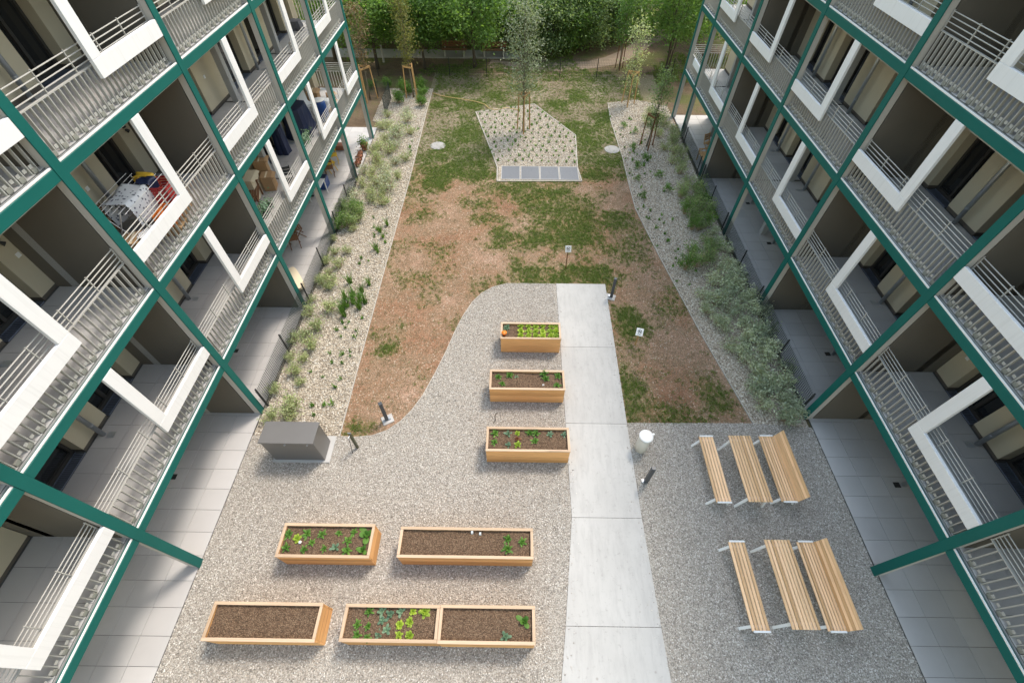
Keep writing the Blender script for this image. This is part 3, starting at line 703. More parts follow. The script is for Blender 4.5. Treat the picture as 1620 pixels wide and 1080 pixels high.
# young staked trees
def tripod(x, y, h_, r, label, rot=0, mat='stake', loop=True, n=3):
    t = thing('tree_stakes', label, 'tree stakes', (x, y, 0), rot)
    tops = []
    for i in range(n):
        a = 6.283*i/n; p = (r*math.cos(a), r*math.sin(a), -.1); q = (r*.78*math.cos(a), r*.78*math.sin(a), h_); tops.append(q)
        MB().tube([p, q], [.035, .033], 8).build('stake', M[mat], t)
    if loop:
        for i in range(n):
            a, b = tops[i], tops[(i+1) % n]
            MB().bar((a[0], a[1], h_-.06), (b[0], b[1], h_-.06), .035, .09).build('cross_rail', M[mat], t)
    return t
tripod(-6.6, 30.25, 1.9, .45, 'pale wooden stakes round the yellowish young tree', 1.2)
make_tree('young_tree', 51, 6.6, .05, 1.9, .55, 2600, .10, M['leaf_yel'], M['barkpale'], 'slender yellowish young tree held by wooden stakes', 'tree', (-6.6, 30.25, 0), nb=34, upright=3.0, cl=.16, low=.9)
tripod(-9.35, 30.0, 1.9, .5, 'wooden stakes round the withered young tree by the left building', .4)
make_tree('young_tree', 52, 5.6, .045, 1.7, .5, 1500, .10, M['leaf_brown'], M['barkpale'], 'withered brown young tree behind the left building', 'tree', (-9.35, 30.0, 0), nb=34, upright=3.0, cl=.15, low=.9)
tripod(.42, 26.05, 2.1, .42, 'pale wooden stakes round the silver tree in the island bed', -1.57)
make_tree('silver_tree', 53, 7.2, .06, 2.0, .85, 3900, .10, M['leaf_olive'], M['barkpale'], 'tall silvery green young tree in the pebble island', 'tree', (.42, 26.05, 0), nb=40, upright=1.5, cl=.26, low=.75)
tripod(7.0, 29.6, 1.9, .45, 'wooden stakes round the young tree at the far end of the right bed', .3)
make_tree('young_tree', 54, 4.9, .04, .5, .5, 1500, .10, M['leaf_shrub'], M['barkpale'], 'thin green young tree at the far end of the right bed', 'tree', (7.0, 29.6, 0), nb=30, upright=2.6, cl=.18, low=.6)
tripod(7.3, 24.4, 1.8, .42, 'brown wooden stakes round the dark slim tree in the right bed', .5, 'brownwood')
make_tree('young_tree', 55, 4.2, .045, .9, .42, 1900, .09, M['leaf_dark'], M['barkpale'], 'dark upright slim tree standing in the right pebble bed', 'tree', (7.3, 24.4, 0), nb=32, upright=3.0, cl=.15, low=.7)
tripod(7.23, 35.25, 1.6, .3, 'dark thin stakes round a sapling beyond the fence', .5, 'brownwood', False)
make_tree('young_tree', 56, 5.0, .04, 1.6, .6, 2200, .11, M['leaf_green'], M['barkpale'], 'bright green sapling beside the trail beyond the fence', 'tree', (7.23, 35.25, 0), nb=26, upright=2.0, cl=.22, low=.8)

# ------------------------------------------------------------------ shrubs and small plants of the beds
def shrub_proto(name, seed, h_, r, nleaf, lsize, lmat, nst, label, cat, group, up=.3):
    rg = random.Random(seed); mb = MB(); tips = []
    for i in range(nst):
        a = rg.uniform(0, 6.28); rr = r*math.sqrt(rg.random()); e = Vector((rr*math.cos(a), rr*math.sin(a), h_*rg.uniform(.55, 1.)*(1-.35*(rr/r)**2)))
        m = e*.5+Vector((rg.uniform(-.04, .04), rg.uniform(-.04, .04), .06)); mb.tube([(e.x*.12, e.y*.12, -.03), m, e], [.011, .007, .003], 4)
        tips += [m.lerp(e, u) for u in (0, .35, .7, 1.)]
    g = np.random.RandomState(seed); T = np.array([tuple(t) for t in tips]); k = g.randint(0, len(T), nleaf)
    P = T[k]+g.normal(size=(nleaf, 3))*r*.17; P[:, 2] = np.maximum(P[:, 2], .03)
    cl_ = g.rand(len(T)); V, F, Ti = leaves(P, lsize, seed+2, up, .42, np.clip(.2+.6*cl_[k]+.4*(g.rand(nleaf)-.5), 0, 1))
    o = tag(ob(name, mb.mesh('stems'), M['twig']), label, cat, group)
    ob('foliage', np_mesh('foliage', V, F, Ti), lmat, o); return o
def plant_many(protos, spots, smin, smax, label, group):
    for i, (x, y) in enumerate(spots):
        pr = protos[i % len(protos)]; sc = rnd.uniform(smin, smax)
        if not pr.get('_used'):
            pr['_used'] = 1; o = pr; o.location = (x, y, 0); o.rotation_euler = (0, 0, rnd.uniform(0, 6.28)); o.scale = (sc,)*3
        else: o = copy_tree(pr, None, (x, y, 0), rnd.uniform(0, 6.28), None, sc)
        o['label'] = label(x, y) if callable(label) else label; o['group'] = group
def jit(l, d=.12): return [(x+rnd.uniform(-d, d), y+rnd.uniform(-d, d)) for x, y in l]
LS = [(-7.95,12.3),(-7.74,11.5),(-7.30,10.9),(-7.71,10.5),(-7.9,10.2),(-7.25,9.83),(-7.85,9.5),(-7.50,9.5),(-7.45,8.74),(-7.1,8.46),(-7.85,8.05),(-7.21,7.53),(-7.85,7.15),(-7.12,7.1),(-7.07,11.8),(-7.51,13.0),(-7.78,13.2),
 (-7.9,15.9),(-7.3,16.5),(-7.26,15.2),(-7.9,14.4),(-7.5,13.8),(-7.8,13.5),(-7.37,12.9),(-7.2,14.3),(-7.7,15.0)]
LS2 = [(-7.73,18.4),(-7.26,19.5),(-7.03,20.4),(-6.5,20.6),(-7.13,22.0),(-7.48,22.6),(-6.3,22.2),(-6.97,23.5),(-7.45,24.9),(-6.75,24.9),(-6.0,22.7),(-6.0,21.0),(-6.2,19.9),(-6.4,18.6),(-7.5,26.3),(-6.6,26.9),(-7.9,26.1),(-7.7,20.2),(-7.8,21.4),(-7.8,23.6),(-7.2,21.2),(-6.6,23.9),(-6.2,25.5),(-7.0,18.9),(-6.8,21.5),(-7.4,23.9),(-7.7,27.7),(-6.7,27.8),(-7.0,25.7),(-6.5,19.4),(-7.8,19.2),(-7.5,17.2)]
lshr = [shrub_proto('small_shrub', 60+i, .62, .40, 420, .075, M['leaf_shrub'], 22, '', 'shrub', '') for i in range(3)]
plant_many(lshr, jit(LS), .6, 1.05, lambda x, y: 'sparse pale shrub '+('against the left terrace fence' if x < -7.5 else 'out among the pebbles of the left bed')+(', near the storage box' if y < 9.2 else ', beside the tall grass clumps' if y < 13 else ', beyond the tall grass clumps'), 'pale shrubs along the nearer left terrace')
lshr2 = [shrub_proto('small_shrub', 70+i, .60, .46, 520, .07, M['leaf_shrub'] if i else M['leaf_silver'], 30, '', 'shrub', '') for i in range(3)]
plant_many(lshr2, jit(LS2), .75, 1.2, lambda x, y: 'pale feathery shrub '+('against the left terrace' if x < -7.1 else 'on the lawn side of the left bed')+(', level with the brown lawn' if y < 21 else ', level with the metal grates' if y < 24 else ', beyond the round cover'), 'feathery shrubs in the far left bed')
dk = [shrub_proto('leafy_shrub', 80+i, .85, .42, 900, .08, M['leaf_green'] if i else M['leaf_dark'], 18, '', 'shrub', '') for i in range(2)]
plant_many(dk, jit([(-8.0,17.9),(-7.5,18.0),(-7.25,17.5),(-7.9,16.9),(-7.5,16.9)]), .85, 1.1, 'taller dark green shrub in the left bed beside the fence post', 'dark green shrubs in the left bed')
TL = [(-7.40,29.5),(-7.31,31.0),(-6.9,30.6),(-5.95,29.1),(-5.96,30.3),(-6.2,31.3)]
rb = [shrub_proto('round_bush', 90+i, .8, .42, 1300, .085, M['leaf_green'], 20, '', 'bush', '') for i in range(2)]
plant_many(rb, TL, .85, 1.1, 'round bright green bush around the stakes of the yellowish tree', 'bright bushes at the far end of the left bed')
plant_many(rb, [(-9.48,31.6),(-8.55,31.7)], .7, .9, 'dark green bush on bare soil behind the left building', 'bushes behind the left building')
RS = [(8.13,24.0),(8.68,23.5),(8.8,24.8),(8.9,25.6),(8.95,22.6),(8.49,21.7),(8.84,20.9),(8.9,20.1),(8.31,20.1),(9.0,25.0),(8.3,22.7),(9.1,23.3),(8.6,26.6),(8.9,27.4),(8.2,25.5),(8.4,27.2),(7.7,27.0),(8.0,28.2)]
RD = [(9.08,19.1),(9.1,18.2),(8.67,18.1),(7.9,18.3),(8.34,18.8),(8.29,16.9),(8.79,17.3),(8.72,19.0),(8.1,19.5),(7.55,15.2),(8.4,15.9),(8.2,14.9),(7.25,14.3),(8.3,17.6),(9.15,19.8),(8.0,17.0),(7.7,14.6),(8.5,15.2)]
RF = [(9.1,16.7),(8.86,15.8),(9.1,15.4),(8.5,15.4),(9.1,14.6),(8.6,14.3),(8.95,13.8),(8.06,13.4),(7.5,12.8),(7.93,12.4),(8.66,12.8),(9.2,13.6),(8.98,12.5),(9.35,12.0),(8.2,11.8),(7.69,11.3),(8.6,11.4),(9.3,11.9),(9.1,10.9),(8.44,10.6),(9.3,10.8),(9.2,10.1),(8.9,9.7),(8.43,9.3),(8.37,9.0),(8.8,8.6),(8.44,8.4),(9.1,8.7),(8.22,8.4),(9.0,7.8),(8.9,8.0),(9.17,7.45),(8.2,7.9),(8.63,7.3),(7.74,11.0),(7.92,10.2),(7.3,11.8),(8.2,12.6),(8.8,11.9),(9.0,13.2),(8.3,10.0),(9.3,9.3),(8.9,10.4),(8.6,13.3),(8.2,9.6),(9.3,12.7)]
rs_ = [shrub_proto('feathery_shrub', 100+i, .72, .44, 560, .07, M['leaf_shrub'], 20, '', 'shrub', '') for i in range(2)]
plant_many(rs_, jit(RS), .75, 1.1, lambda x, y: 'pale green shrub at the far end of the right bed'+(', beside the slim staked tree' if y < 24.5 else ', beyond the slim staked tree'), 'shrubs at the far end of the right bed')
rd = [shrub_proto('leafy_shrub', 110+i, 1.0, .44, 760, .075, M['leaf_dark'] if i else M['leaf_green'], 22, '', 'shrub', '') for i in range(3)]
plant_many(rd, jit(RD), .8, 1.1, lambda x, y: 'dark green upright shrub '+('against the right terrace fence' if x > 8.5 else 'on the lawn side of the right bed')+(', nearer clump' if y < 16.3 else ', farther clump'), 'dark shrubs in the right bed')
rf = [shrub_proto('silvery_shrub', 120+i, .74, .48, 560, .095, M['leaf_silver'], 20, '', 'shrub', '') for i in range(3)]
plant_many(rf, jit(RF), .6, 1.0, lambda x, y: 'silvery green shrub '+('against the right terrace fence' if x > 8.75 else 'on the lawn side of the right bed')+(', next to the picnic gravel' if y < 9.3 else ', level with the leaning sign' if y < 11.3 else ', beyond the leaning sign'), 'silvery shrubs in the right bed')
def simple_plants(name, meshes, mat, spots, smin, smax, label, cat, group, z=.01):
    for me in meshes:
        if not me.materials: me.materials.append(mat)
    for i, (x, y) in enumerate(spots):
        tag(ob(name, meshes[i % len(meshes)], None, None, (x, y, z), rnd.uniform(0, 6.28), (lambda q: (q*rnd.uniform(.88, 1.12), q*rnd.uniform(.88, 1.12), q*rnd.uniform(.8, 1.2)))(rnd.uniform(smin, smax))), label, cat, group)
tg = [blade_mesh('grass_clump', 46, 130+i, .55, .09, .75, w=.022) for i in range(3)]
simple_plants('grass_clump', tg, M['leaf_green'], [(-6.59,11.8),(-6.47,11.5),(-6.66,12.4),(-6.3,12.2),(-6.38,12.6),(-5.99,11.9),(-5.83,12.2),(-6.08,12.8),(-5.88,13.2),(-6.66,13.3),(-6.5,12.0),(-6.05,12.3)], .8, 1.15, 'upright green grass clump in the group in the left pebble bed', 'grass clump', 'grass clumps in the left bed')
simple_plants('grass_clump', tg, M['leaf_green'], [(-5.86,17.1),(-5.88,16.2),(-5.92,15.2),(-6.03,15.4),(-6.1,16.6)], .6, .9, 'green grass clump beside the lawn edge of the left bed', 'grass clump', 'grass clumps by the lawn edge')
sp = [blade_mesh('seedling', 16, 140+i, .16, .05, 1.3, w=.026) for i in range(4)]
SL = [(-6.46,11.16),(-6.23,11.2),(-5.86,10.8),(-6.29,10.9),(-6.58,10.8),(-6.36,10.5),(-5.84,10.5),(-5.83,9.8),(-5.8,9.6),(-6.1,9.7),(-6.56,9.7),(-6.36,9.3),(-6.01,9.3),(-6.54,8.7),(-5.89,8.6),(-5.99,8.3),(-6.55,7.56),(-6.2,7.56),(-5.94,7.6),(-6.42,7.2),(-5.77,11.4),(-7.0,8.9)]
SL += [(rnd.uniform(-6.6,-5.7), rnd.uniform(14, 27)) for _ in range(26)]
simple_plants('seedling', sp, M['veg'], SL, .7, 1.2, 'tiny green seedling among the pebbles of the left bed', 'seedling', 'seedlings in the left bed')
X, Y = sample(R_EDGE+[(8.3,29),(8.3,7.5)], 3.6, 8); k = (X-6.0 < 2.3) & (Y > 8.6) & (Y < 28); SR = [(x, y) for x, y in zip(X[k], Y[k]) if 13 < y < 20.5 and x < 7.6 or (y >= 20.5 and x < 7.4)]
simple_plants('seedling', sp, M['veg'], SR[:70], .6, 1.15, 'tiny green seedling among the pebbles of the right bed', 'seedling', 'seedlings in the right bed')
simple_plants('small_plant', [shrub_proto('x', 150, .4, .26, 260, .07, M['leaf_green'], 10, '', '', '').children[0].data], M['leaf_green'], [(6.97,22.9),(6.4,22.2),(6.2,21.0),(6.21,19.5),(7.4,21.4),(7.6,20.1),(6.9,26),(6.3,26.6),(6.5,24.2)], .8, 1.2, 'low dark green plant in the far part of the right bed', 'plant', 'low plants in the right bed')
bpy.data.objects.remove([o for o in bpy.data.objects if o.name.startswith('x') and o.parent is None][0].children[0]); bpy.data.objects.remove([o for o in bpy.data.objects if o.name == 'x'][0])
PM = []
for j in range(13):
    for i in range(13):
        x = -2.2+i*.44+(j % 2)*.2+rnd.uniform(-.1, .1); y = 22.7+j*.52+rnd.uniform(-.12, .12)
        PM.append((x, y))
ok = inside(PEB_M, np.array([p[0] for p in PM]), np.array([p[1] for p in PM])); PM = [p for p, k_ in zip(PM, ok) if k_]
simple_plants('seedling', sp, M['veg'], PM, .7, 1.25, 'tiny green seedling planted in rows in the pebble island', 'seedling', 'seedlings in the island bed')

# grass of the lawn
gp = proto_coll('grass_tuft', [blade_mesh('grass_tuft', 14, 160+i, .05, .06, 1.4, w=.010) for i in range(4)], M['grass'])
rg = np.random.RandomState(3); X = rg.uniform(-5.4, 8.1, 260000); Y = rg.uniform(6.4, 34, 260000); gd = grass(X, Y)
k = (rg.rand(len(X)) < gd**1.2*.62) & ~inside(GRAVEL, X, Y) & ~inside(PEB_R, X, Y) & ~inside(PEB_M, X, Y) & ~((X > 1.7) & (X < 3.7) & (Y < 13.4))
scatter('lawn_grass', np.stack([X[k], Y[k], np.full(k.sum(), -.008)], 1), gp, .6, 1.3, .15, 'patchy green grass growing through the brown lawn', 'grass', 9)
rg = np.random.RandomState(4); X = rg.uniform(-5.4, 8.1, 42000); Y = rg.uniform(6.4, 34, 42000)
k = ~inside(GRAVEL, X, Y) & ~inside(PEB_R, X, Y) & ~inside(PEB_M, X, Y) & ~((X > 1.7) & (X < 3.7) & (Y < 13.4)) & (rg.rand(len(X)) < .25+.75*fbm(X, Y, 1.3, 71))
sp_ = proto_coll('straw_tuft', [blade_mesh('straw_tuft', 9, 170+i, .03, .09, 2.6, w=.012) for i in range(4)], M['straw'])
scatter('dry_grass', np.stack([X[k], Y[k], np.full(k.sum(), -.010)], 1), sp_, .5, 1.1, .2, 'dry straw-coloured grass remains on the brown lawn', 'dry grass', 11)
rg = np.random.RandomState(5); X = rg.uniform(-16, 16, 26000); Y = rg.uniform(33, 48, 26000); k = (fbm(X, Y, .35, 61) > .5) & ~((Y > 36.6) & (Y < 38.7) & (X < .6))
scatter('park_grass', np.stack([X[k], Y[k], np.full(k.sum(), -.03)], 1), gp, 1., 2.2, .15, 'rough grass and weeds on the ground beyond the fence', 'grass', 10)

# ------------------------------------------------------------------ raised beds
def raised_bed(x0, x1, y0, y1, h_, label, bulge=0):
    t = thing('raised_bed', label, 'raised bed', ((x0+x1)/2, (y0+y1)/2, 0), 0, 'wooden raised beds')
    a, b = (x1-x0)/2, (y1-y0)/2; th = .045; n = 4; bh = (h_-.035)/n
    for i in range(n):
        z0 = .02+i*bh; z1 = z0+bh-.004
        for sy in (-1, 1): MB().cbox(-a, a, sy*b, sy*(b-th), z0, z1, .004).build('board', M['wood_x'], t)
        for sx in (-1, 1): MB().cbox(sx*a, sx*(a-th), -b+th+.002, b-th-.002, z0, z1, .004).build('end_board', M['wood_y'], t)
    for sy in (-1, 1): MB().cbox(-a-.012, a+.012, sy*(b+.012), sy*(b-.058), h_-.014, h_+.014, .004).build('rim', M['rim_x'], t)
    for sx in (-1, 1): MB().cbox(sx*(a+.012), sx*(a-.058), -b+.060, b-.060, h_-.014, h_+.014, .004).build('rim', M['rim_y'], t)
    nx, ny = int(a*2/.05), int(b*2/.05); X = np.linspace(-a+th, a-th, nx); Y = np.linspace(-b+th, b-th, ny); XX, YY = np.meshgrid(X, Y); sd_ = int((x0+20)*100+y0*10) % 997
    Z = h_-.075+.055*(fbm(XX.ravel(), YY.ravel(), 4, sd_)-.5)+.018*(np.random.RandomState(sd_).rand(nx*ny)-.5)
    i = np.arange(nx*ny).reshape(ny, nx); F = np.stack([i[:-1,:-1].ravel(), i[:-1,1:].ravel(), i[1:,1:].ravel(), i[1:,:-1].ravel()], 1)
    ob('soil', np_mesh('soil', np.stack([XX.ravel(), YY.ravel(), Z], 1), F), M['soil'], t)
    return t
raised_bed(-.45, 1.64, 9.87, 10.60, .79, 'raised bed full of bright lettuces, farthest along the path')
raised_bed(-.75, 1.65, 7.80, 8.54, .79, 'raised bed beside the path, second from the lawn')
raised_bed(-.76, 1.67, 5.70, 6.46, .79, 'raised bed beside the path with mixed seedlings, nearest of the three')
raised_bed(-5.87, -3.54, 2.80, 3.60, .79, 'raised bed with scattered green plants, below the grey storage box')
raised_bed(-2.84, .55, 2.83, 3.55, .79, 'longest raised bed, mostly bare soil with three plants at its right')
raised_bed(-6.94, -4.40, 1.04, 1.80, .79, 'empty raised bed of bare soil, nearest the left building')
raised_bed(-3.84, -1.655, 1.06, 1.79, .79, 'raised bed with rows of kale and lettuce in the nearest row')
raised_bed(-1.625, .565, 1.05, 1.80, .79, 'raised bed with two plants only, joined to the kale bed')
def rosette(name, seed, n, L, W, up, cup=.25):
    rg = np.random.RandomState(seed); V = []; F = []; T = []
    for i in range(n):
        a = i*2.4+rg.uniform(-.3, .3); q = i/n; l = L*(1-.45*q)*(.8+.4*rg.rand()); el = up+.9*q+rg.uniform(-.15, .15); w_ = W*(1-.35*q)
        d = np.array([math.cos(a)*math.cos(el), math.sin(a)*math.cos(el), math.sin(el)]); s_ = np.array([-math.sin(a), math.cos(a), 0]); nn = np.cross(d, s_)*-1
        k = len(V); rows = [(0, .25), (.45, 1.), (.8, .9), (1.05, .3)]
        for t, ww in rows:
            c = d*l*t+np.array([0, 0, .015-.25*l*t*t*(1-q)]); V += [c-s_*w_*ww/2+nn*cup*w_*ww*.4*(1+.4*rg.rand()), c, c+s_*w_*ww/2+nn*cup*w_*ww*.4*(1+.4*rg.rand())]
        tv = rg.rand(); T += [tv*.7+.3*(j//3)/3 for j in range(12)]
        for r_ in range(3):
            o = k+r_*3; F += [(o, o+1, o+4, o+3), (o+1, o+2, o+5, o+4)]
    return np_mesh(name, np.array(V), np.array(F), np.array(T))
VEG = {'lettuce': [rosette('lettuce', 200+i, 17, .115, .07, .25, .5) for i in range(3)], 'veg': [rosette('vegetable', 210+i, 16, .135, .05, .35, .5) for i in range(4)], 'kale': [rosette('cabbage', 220+i, 9, .13, .07, .35, .4) for i in range(3)],
       'squash': [rosette('squash', 230+i, 7, .26, .17, .40) for i in range(2)], 'redleaf': [rosette('red_lettuce', 240, 9, .09, .06, .3)]}
KM = {'lettuce': 'lettuce', 'veg': 'veg', 'kale': 'kale', 'squash': 'veg', 'redleaf': 'redleaf'}
KN = {'lettuce': 'lettuce', 'veg': 'vegetable_plant', 'kale': 'cabbage_plant', 'squash': 'squash_plant', 'redleaf': 'red_lettuce'}
def veg(kind, spots, label, group, s0=.9, s1=1.25, z=.705):
    simple_plants(KN[kind], VEG[kind], M[KM[kind]], spots, s0, s1, label, KN[kind].split('_')[0] if kind != 'veg' else 'plant', group, z)
veg('lettuce', [(.25,10.49),(.52,10.49),(.78,10.5),(1.03,10.5),(1.32,10.5),(1.51,10.5),(.25,10.26),(.52,10.27),(.78,10.27),(1.02,10.27),(1.31,10.28),(1.5,10.28),(.25,10.05),(.52,10.06),(.77,10.06),(1.02,10.07),(1.3,10.07),(1.49,10.07)], 'bright lettuce in the packed rows of the farthest raised bed', 'lettuces of the farthest raised bed', 1.15, 1.4)
veg('kale', [(-.23,10.45),(-.30,10.30)], 'leafy plant at the left end of the lettuce bed', 'plants left of the lettuces', 1., 1.2)
veg('veg', [(-.48,8.31),(-.12,8.38),(-.35,8.05),(1.01,8.45),(1.05,8.25),(1.46,8.38),(1.41,8.03)], 'green plant in the second raised bed along the path', 'plants of the second path bed', .95, 1.3)
veg('kale', [(.11,8.33)], 'small dark plant in the middle left of the second path bed', None, .6, .7)
veg('veg', [(-.51,6.29),(-.52,6.0),(.51,6.3),(.71,6.3),(.66,6.05)], 'green seedling in the raised bed nearest along the path', 'seedlings of the third path bed')
veg('kale', [(-.13,6.28),(-.12,5.93),(1.10,6.28),(1.53,6.28)], 'blue green plant in the raised bed nearest along the path', 'blue green plants of the third path bed', .8, 1.2)
veg('lettuce', [(.14,6.3),(.15,5.93)], 'bright yellow green lettuce in the mixed bed by the path', 'lettuces of the third path bed')
veg('redleaf', [(.15,6.11)], 'small reddish lettuce between two bright ones in the mixed bed', None)
veg('veg', [(-5.73,3.35),(-5.26,3.37),(-4.45,3.4),(-5.7,3.03),(-5.24,2.99),(-5.08,3.16),(-4.72,3.01),(-4.17,3.22),(-4.14,2.98),(-4.88,3.36),(-4.07,3.42)], 'green plant in the raised bed below the storage box', 'plants of the bed below the storage box', .75, 1.2)
veg('lettuce', [(-5.49,3.25)], 'bright lettuce at the left of the bed below the storage box', None, 1.1, 1.2)
veg('kale', [(-4.46,3.05)], 'blue green plant mid-front in the bed below the storage box', None)
veg('squash', [(-3.73,3.36)], 'large-leaved squash in the upper right corner of its bed', None, 1., 1.1)
veg('squash', [(-3.74,3.0)], 'smaller squash in the lower right corner of its bed', None, .65, .7)
veg('veg', [(-.08,3.3),(-.09,3.07)], 'green plant in the pair at the right of the longest bed', 'pair of plants in the longest bed', 1., 1.2)
veg('veg', [(.28,3.24)], 'single green plant at the right end of the longest bed', None, .9, 1.)
veg('kale', [(-3.01,1.67),(-2.81,1.61),(-2.97,1.5),(-2.57,1.67),(-3.0,1.19),(-2.84,1.3)], 'blue green cabbage plant in the middle of the kale bed', 'cabbages of the kale bed', .9, 1.1)
veg('lettuce', [(-2.28,1.67),(-2.01,1.67),(-2.55,1.4),(-2.32,1.46),(-2.53,1.2),(-2.29,1.19)], 'bright lettuce at the right of the kale bed', 'lettuces of the kale bed')
veg('veg', [(-3.3,1.66),(-3.52,1.39),(-3.26,1.36),(-3.48,1.19),(-3.25,1.14)], 'green plant at the left of the kale bed', 'green plants of the kale bed', .8, 1.)
veg('squash', [(.33,1.51)], 'leafy green plant at the right of the nearest joined bed', None, .7, .75)
veg('kale', [(-.10,1.20)], 'blue green plant at the front of the nearest joined bed', None, 1.1, 1.2)
def trowel():
    t = thing('flower_pot', 'small orange pot lying at the left end of the lettuce bed', 'pot', (-.33, 10.06, .74))
    MB().lathe([(.05, 0), (.085, .13), (.095, .13), (.095, .155)], 14).build('pot', M['orange'], t, smooth=True); MB().lathe([(.07, .10), (.07, .135)], 12).build('soil', M['soil'], t)
trowel()
for i, (x, y) in enumerate(((-1.01,3.45),(-.80,3.42))):
    tag(MB().obox((0, 0, .05), (.028, 0, .01), (0, .022, .02), (0, .006, .03)).build('plant_label', M['white'], None, (x, y, .70)), 'white plant label at the back of the longest bed', 'plant label', 'plant labels of the longest bed')
tag(MB().cbox(-.035, .035, -.03, .03, 0, .03, .01).build('marker_stone', M['pad'], None, (.97, 8.02, .715)), 'pale grey marker stone at the front of the second path bed', 'stone')
tag(MB().lathe([(.0, 0), (.035, .01), (.04, .035), (.02, .06)], 10).build('plastic_cup', M['white'], None, (-5.38, 3.16, .71)), 'small white cup beside the bright lettuce', 'cup')

# ------------------------------------------------------------------ picnic furniture
def end_frame(t, y, w_, h_, sx=1):
    m = MB()
    m.bar((-w_/2-.10*sx, y, .0), (-w_/2+.05, y, h_-.055), .06, .045); m.build('leg', M['white'], t)
    MB().bar((w_/2+.06, y, .0), (w_/2-.06, y, h_-.055), .06, .045).build('leg', M['white'], t)
    MB().cbox(-w_/2+.02, w_/2-.02, y-.03, y+.03, h_-.075, h_-.035, .004).build('cross_bar', M['white'], t)
def slat_row(t, x0, x1, L, z, n, name='slat'):
    dx = (x1-x0)/n
    for i in range(n): MB().cbox(x0+i*dx+.010, x0+(i+1)*dx-.010, -L/2, L/2, z-.034, z, .005).build(name, M['slat_y'], t)
def flat_bench(x, y, label):
    t = thing('bench', label, 'bench', (x, y, 0), .0, 'slatted picnic benches'); L = 1.98
    for yy in (-L/2+.10, L/2-.10): end_frame(t, yy, .44, .46)
    slat_row(t, -.22, .22, L, .46, 5)
    for sy in (-1, 1): MB().cbox(-.19, .21, sy*(L/2-.01), sy*(L/2+.035), .455, .485, .005).build('end_cap', M['white'], t)
def table(x, y, label):
    t = thing('picnic_table', label, 'table', (x, y, 0), 0, 'slatted picnic tables'); L = 1.96
    for yy in (-L/2+.12, L/2-.12): end_frame(t, yy, .60, .75)
    slat_row(t, -.335, .335, L, .75, 8)
def back_bench(x, y, label):
    t = thing('backrest_bench', label, 'bench', (x, y, 0), 0, 'slatted benches with backrests'); L = 1.98
    for yy in (-L/2+.10, L/2-.10):
        end_frame(t, yy, .46, .46); MB().bar((.25, yy, .38), (.355, yy, .78), .05, .03).build('back_post', M['white'], t)
    slat_row(t, -.25, .20, L, .46, 6)
    for i in range(5):
        u = i/4; c = Vector((.222+.10*u, 0, .485+.33*u)); ax = Vector((.29, 0, .957)).normalized()
        MB().obox(c, ax*.037, (0, L/2, 0), Vector((.94, 0, -.34))*.015).build('back_slat', M['slat_y'], t)
    for sy in (-1, 1): MB().cbox(-.20, .18, sy*(L/2-.01), sy*(L/2+.035), .455, .485, .005).build('end_cap', M['white'], t)
flat_bench(5.90, 2.40, 'backless slatted bench of the nearer picnic set'); table(6.82, 2.40, 'slatted wooden table of the nearer picnic set'); back_bench(7.72, 2.42, 'slatted bench with backrest in the nearer picnic set')
flat_bench(5.87, 5.42, 'backless slatted bench of the farther picnic set'); table(6.74, 5.33, 'slatted wooden table of the farther picnic set'); back_bench(7.72, 5.46, 'slatted bench with backrest in the farther picnic set')

# ------------------------------------------------------------------ storage box, bollards, bin, signs, tap, covers
def storage():
    t = thing('storage_box', 'grey metal storage box on a concrete pad by the left terrace', 'storage box', (-6.37, 5.98, 0))
    MB().cbox(-.83, .88, -.38, .50, -.05, .05, .008).build('concrete_pad', M['pad'], t)
    MB().cbox(-.76, .74, -.31, .32, .052, 1.165, .006).build('body', M['boxgrey'], t)
    lid = MB().cbox(-.79, .77, -.345, .345, 1.168, 1.225, .008).build('lid', M['boxgrey'], t)
    for x in (-.06, .58): MB().tube([(x, -.33, 1.13), (x, -.37, 1.13)], .025, 10).build('lock', M['galv'], lid)
storage()
def bollard(x, y, label, rz=0, slab=True):
    t = thing('bollard_light', label, 'bollard light', (x, y, 0), rz, 'garden bollard lights')
    if slab: MB().cbox(-.16, .20, -.16, .16, -.06, .022, .01).build('footing', M['pad'], t)
    MB().cbox(-.055, .055, -.05, .05, .03, .97, .004).build('post', M['anthr'], t)
    MB().cbox(-.058, .058, -.056, .056, .972, 1.02, .006).build('cap', M['anthr'], t)
    MB().cbox(.056, .125, -.05, .05, .03, .075, .004).build('foot_plate', M['galv'], t)
bollard(-4.04, 7.09, 'dark bollard light on the lawn tip above the storage box', .5)
bollard(3.86, 12.69, 'dark bollard light at the far end of the concrete path', 2.8)
bollard(3.93, 5.15, 'dark bollard light beside the path below the white bin', 3.0, False)
def bin_():
    t = thing('waste_bin', 'white cylindrical waste bin beside the path', 'bin', (3.95, 6.22, 0), .3)
    MB().lathe([(.17, .0), (.185, .02), (.185, .70), (.18, .71)], 24).build('body', pm('bin_beige', (.62, .60, .53), .45, 0, .04, 3), t, smooth=True)
    MB().lathe([(.165, .71), (.165, .78)], 24).build('opening', M['black'], t)
    lid = MB().lathe([(.205, .785), (.21, .80), (.205, .825), (.12, .84), (.0, .842)], 28).build('lid', M['white'], t, smooth=True)
    MB().cbox(.19, .27, -.03, .03, .79, .815, .006).build('lid_tab', M['white'], lid)
bin_()
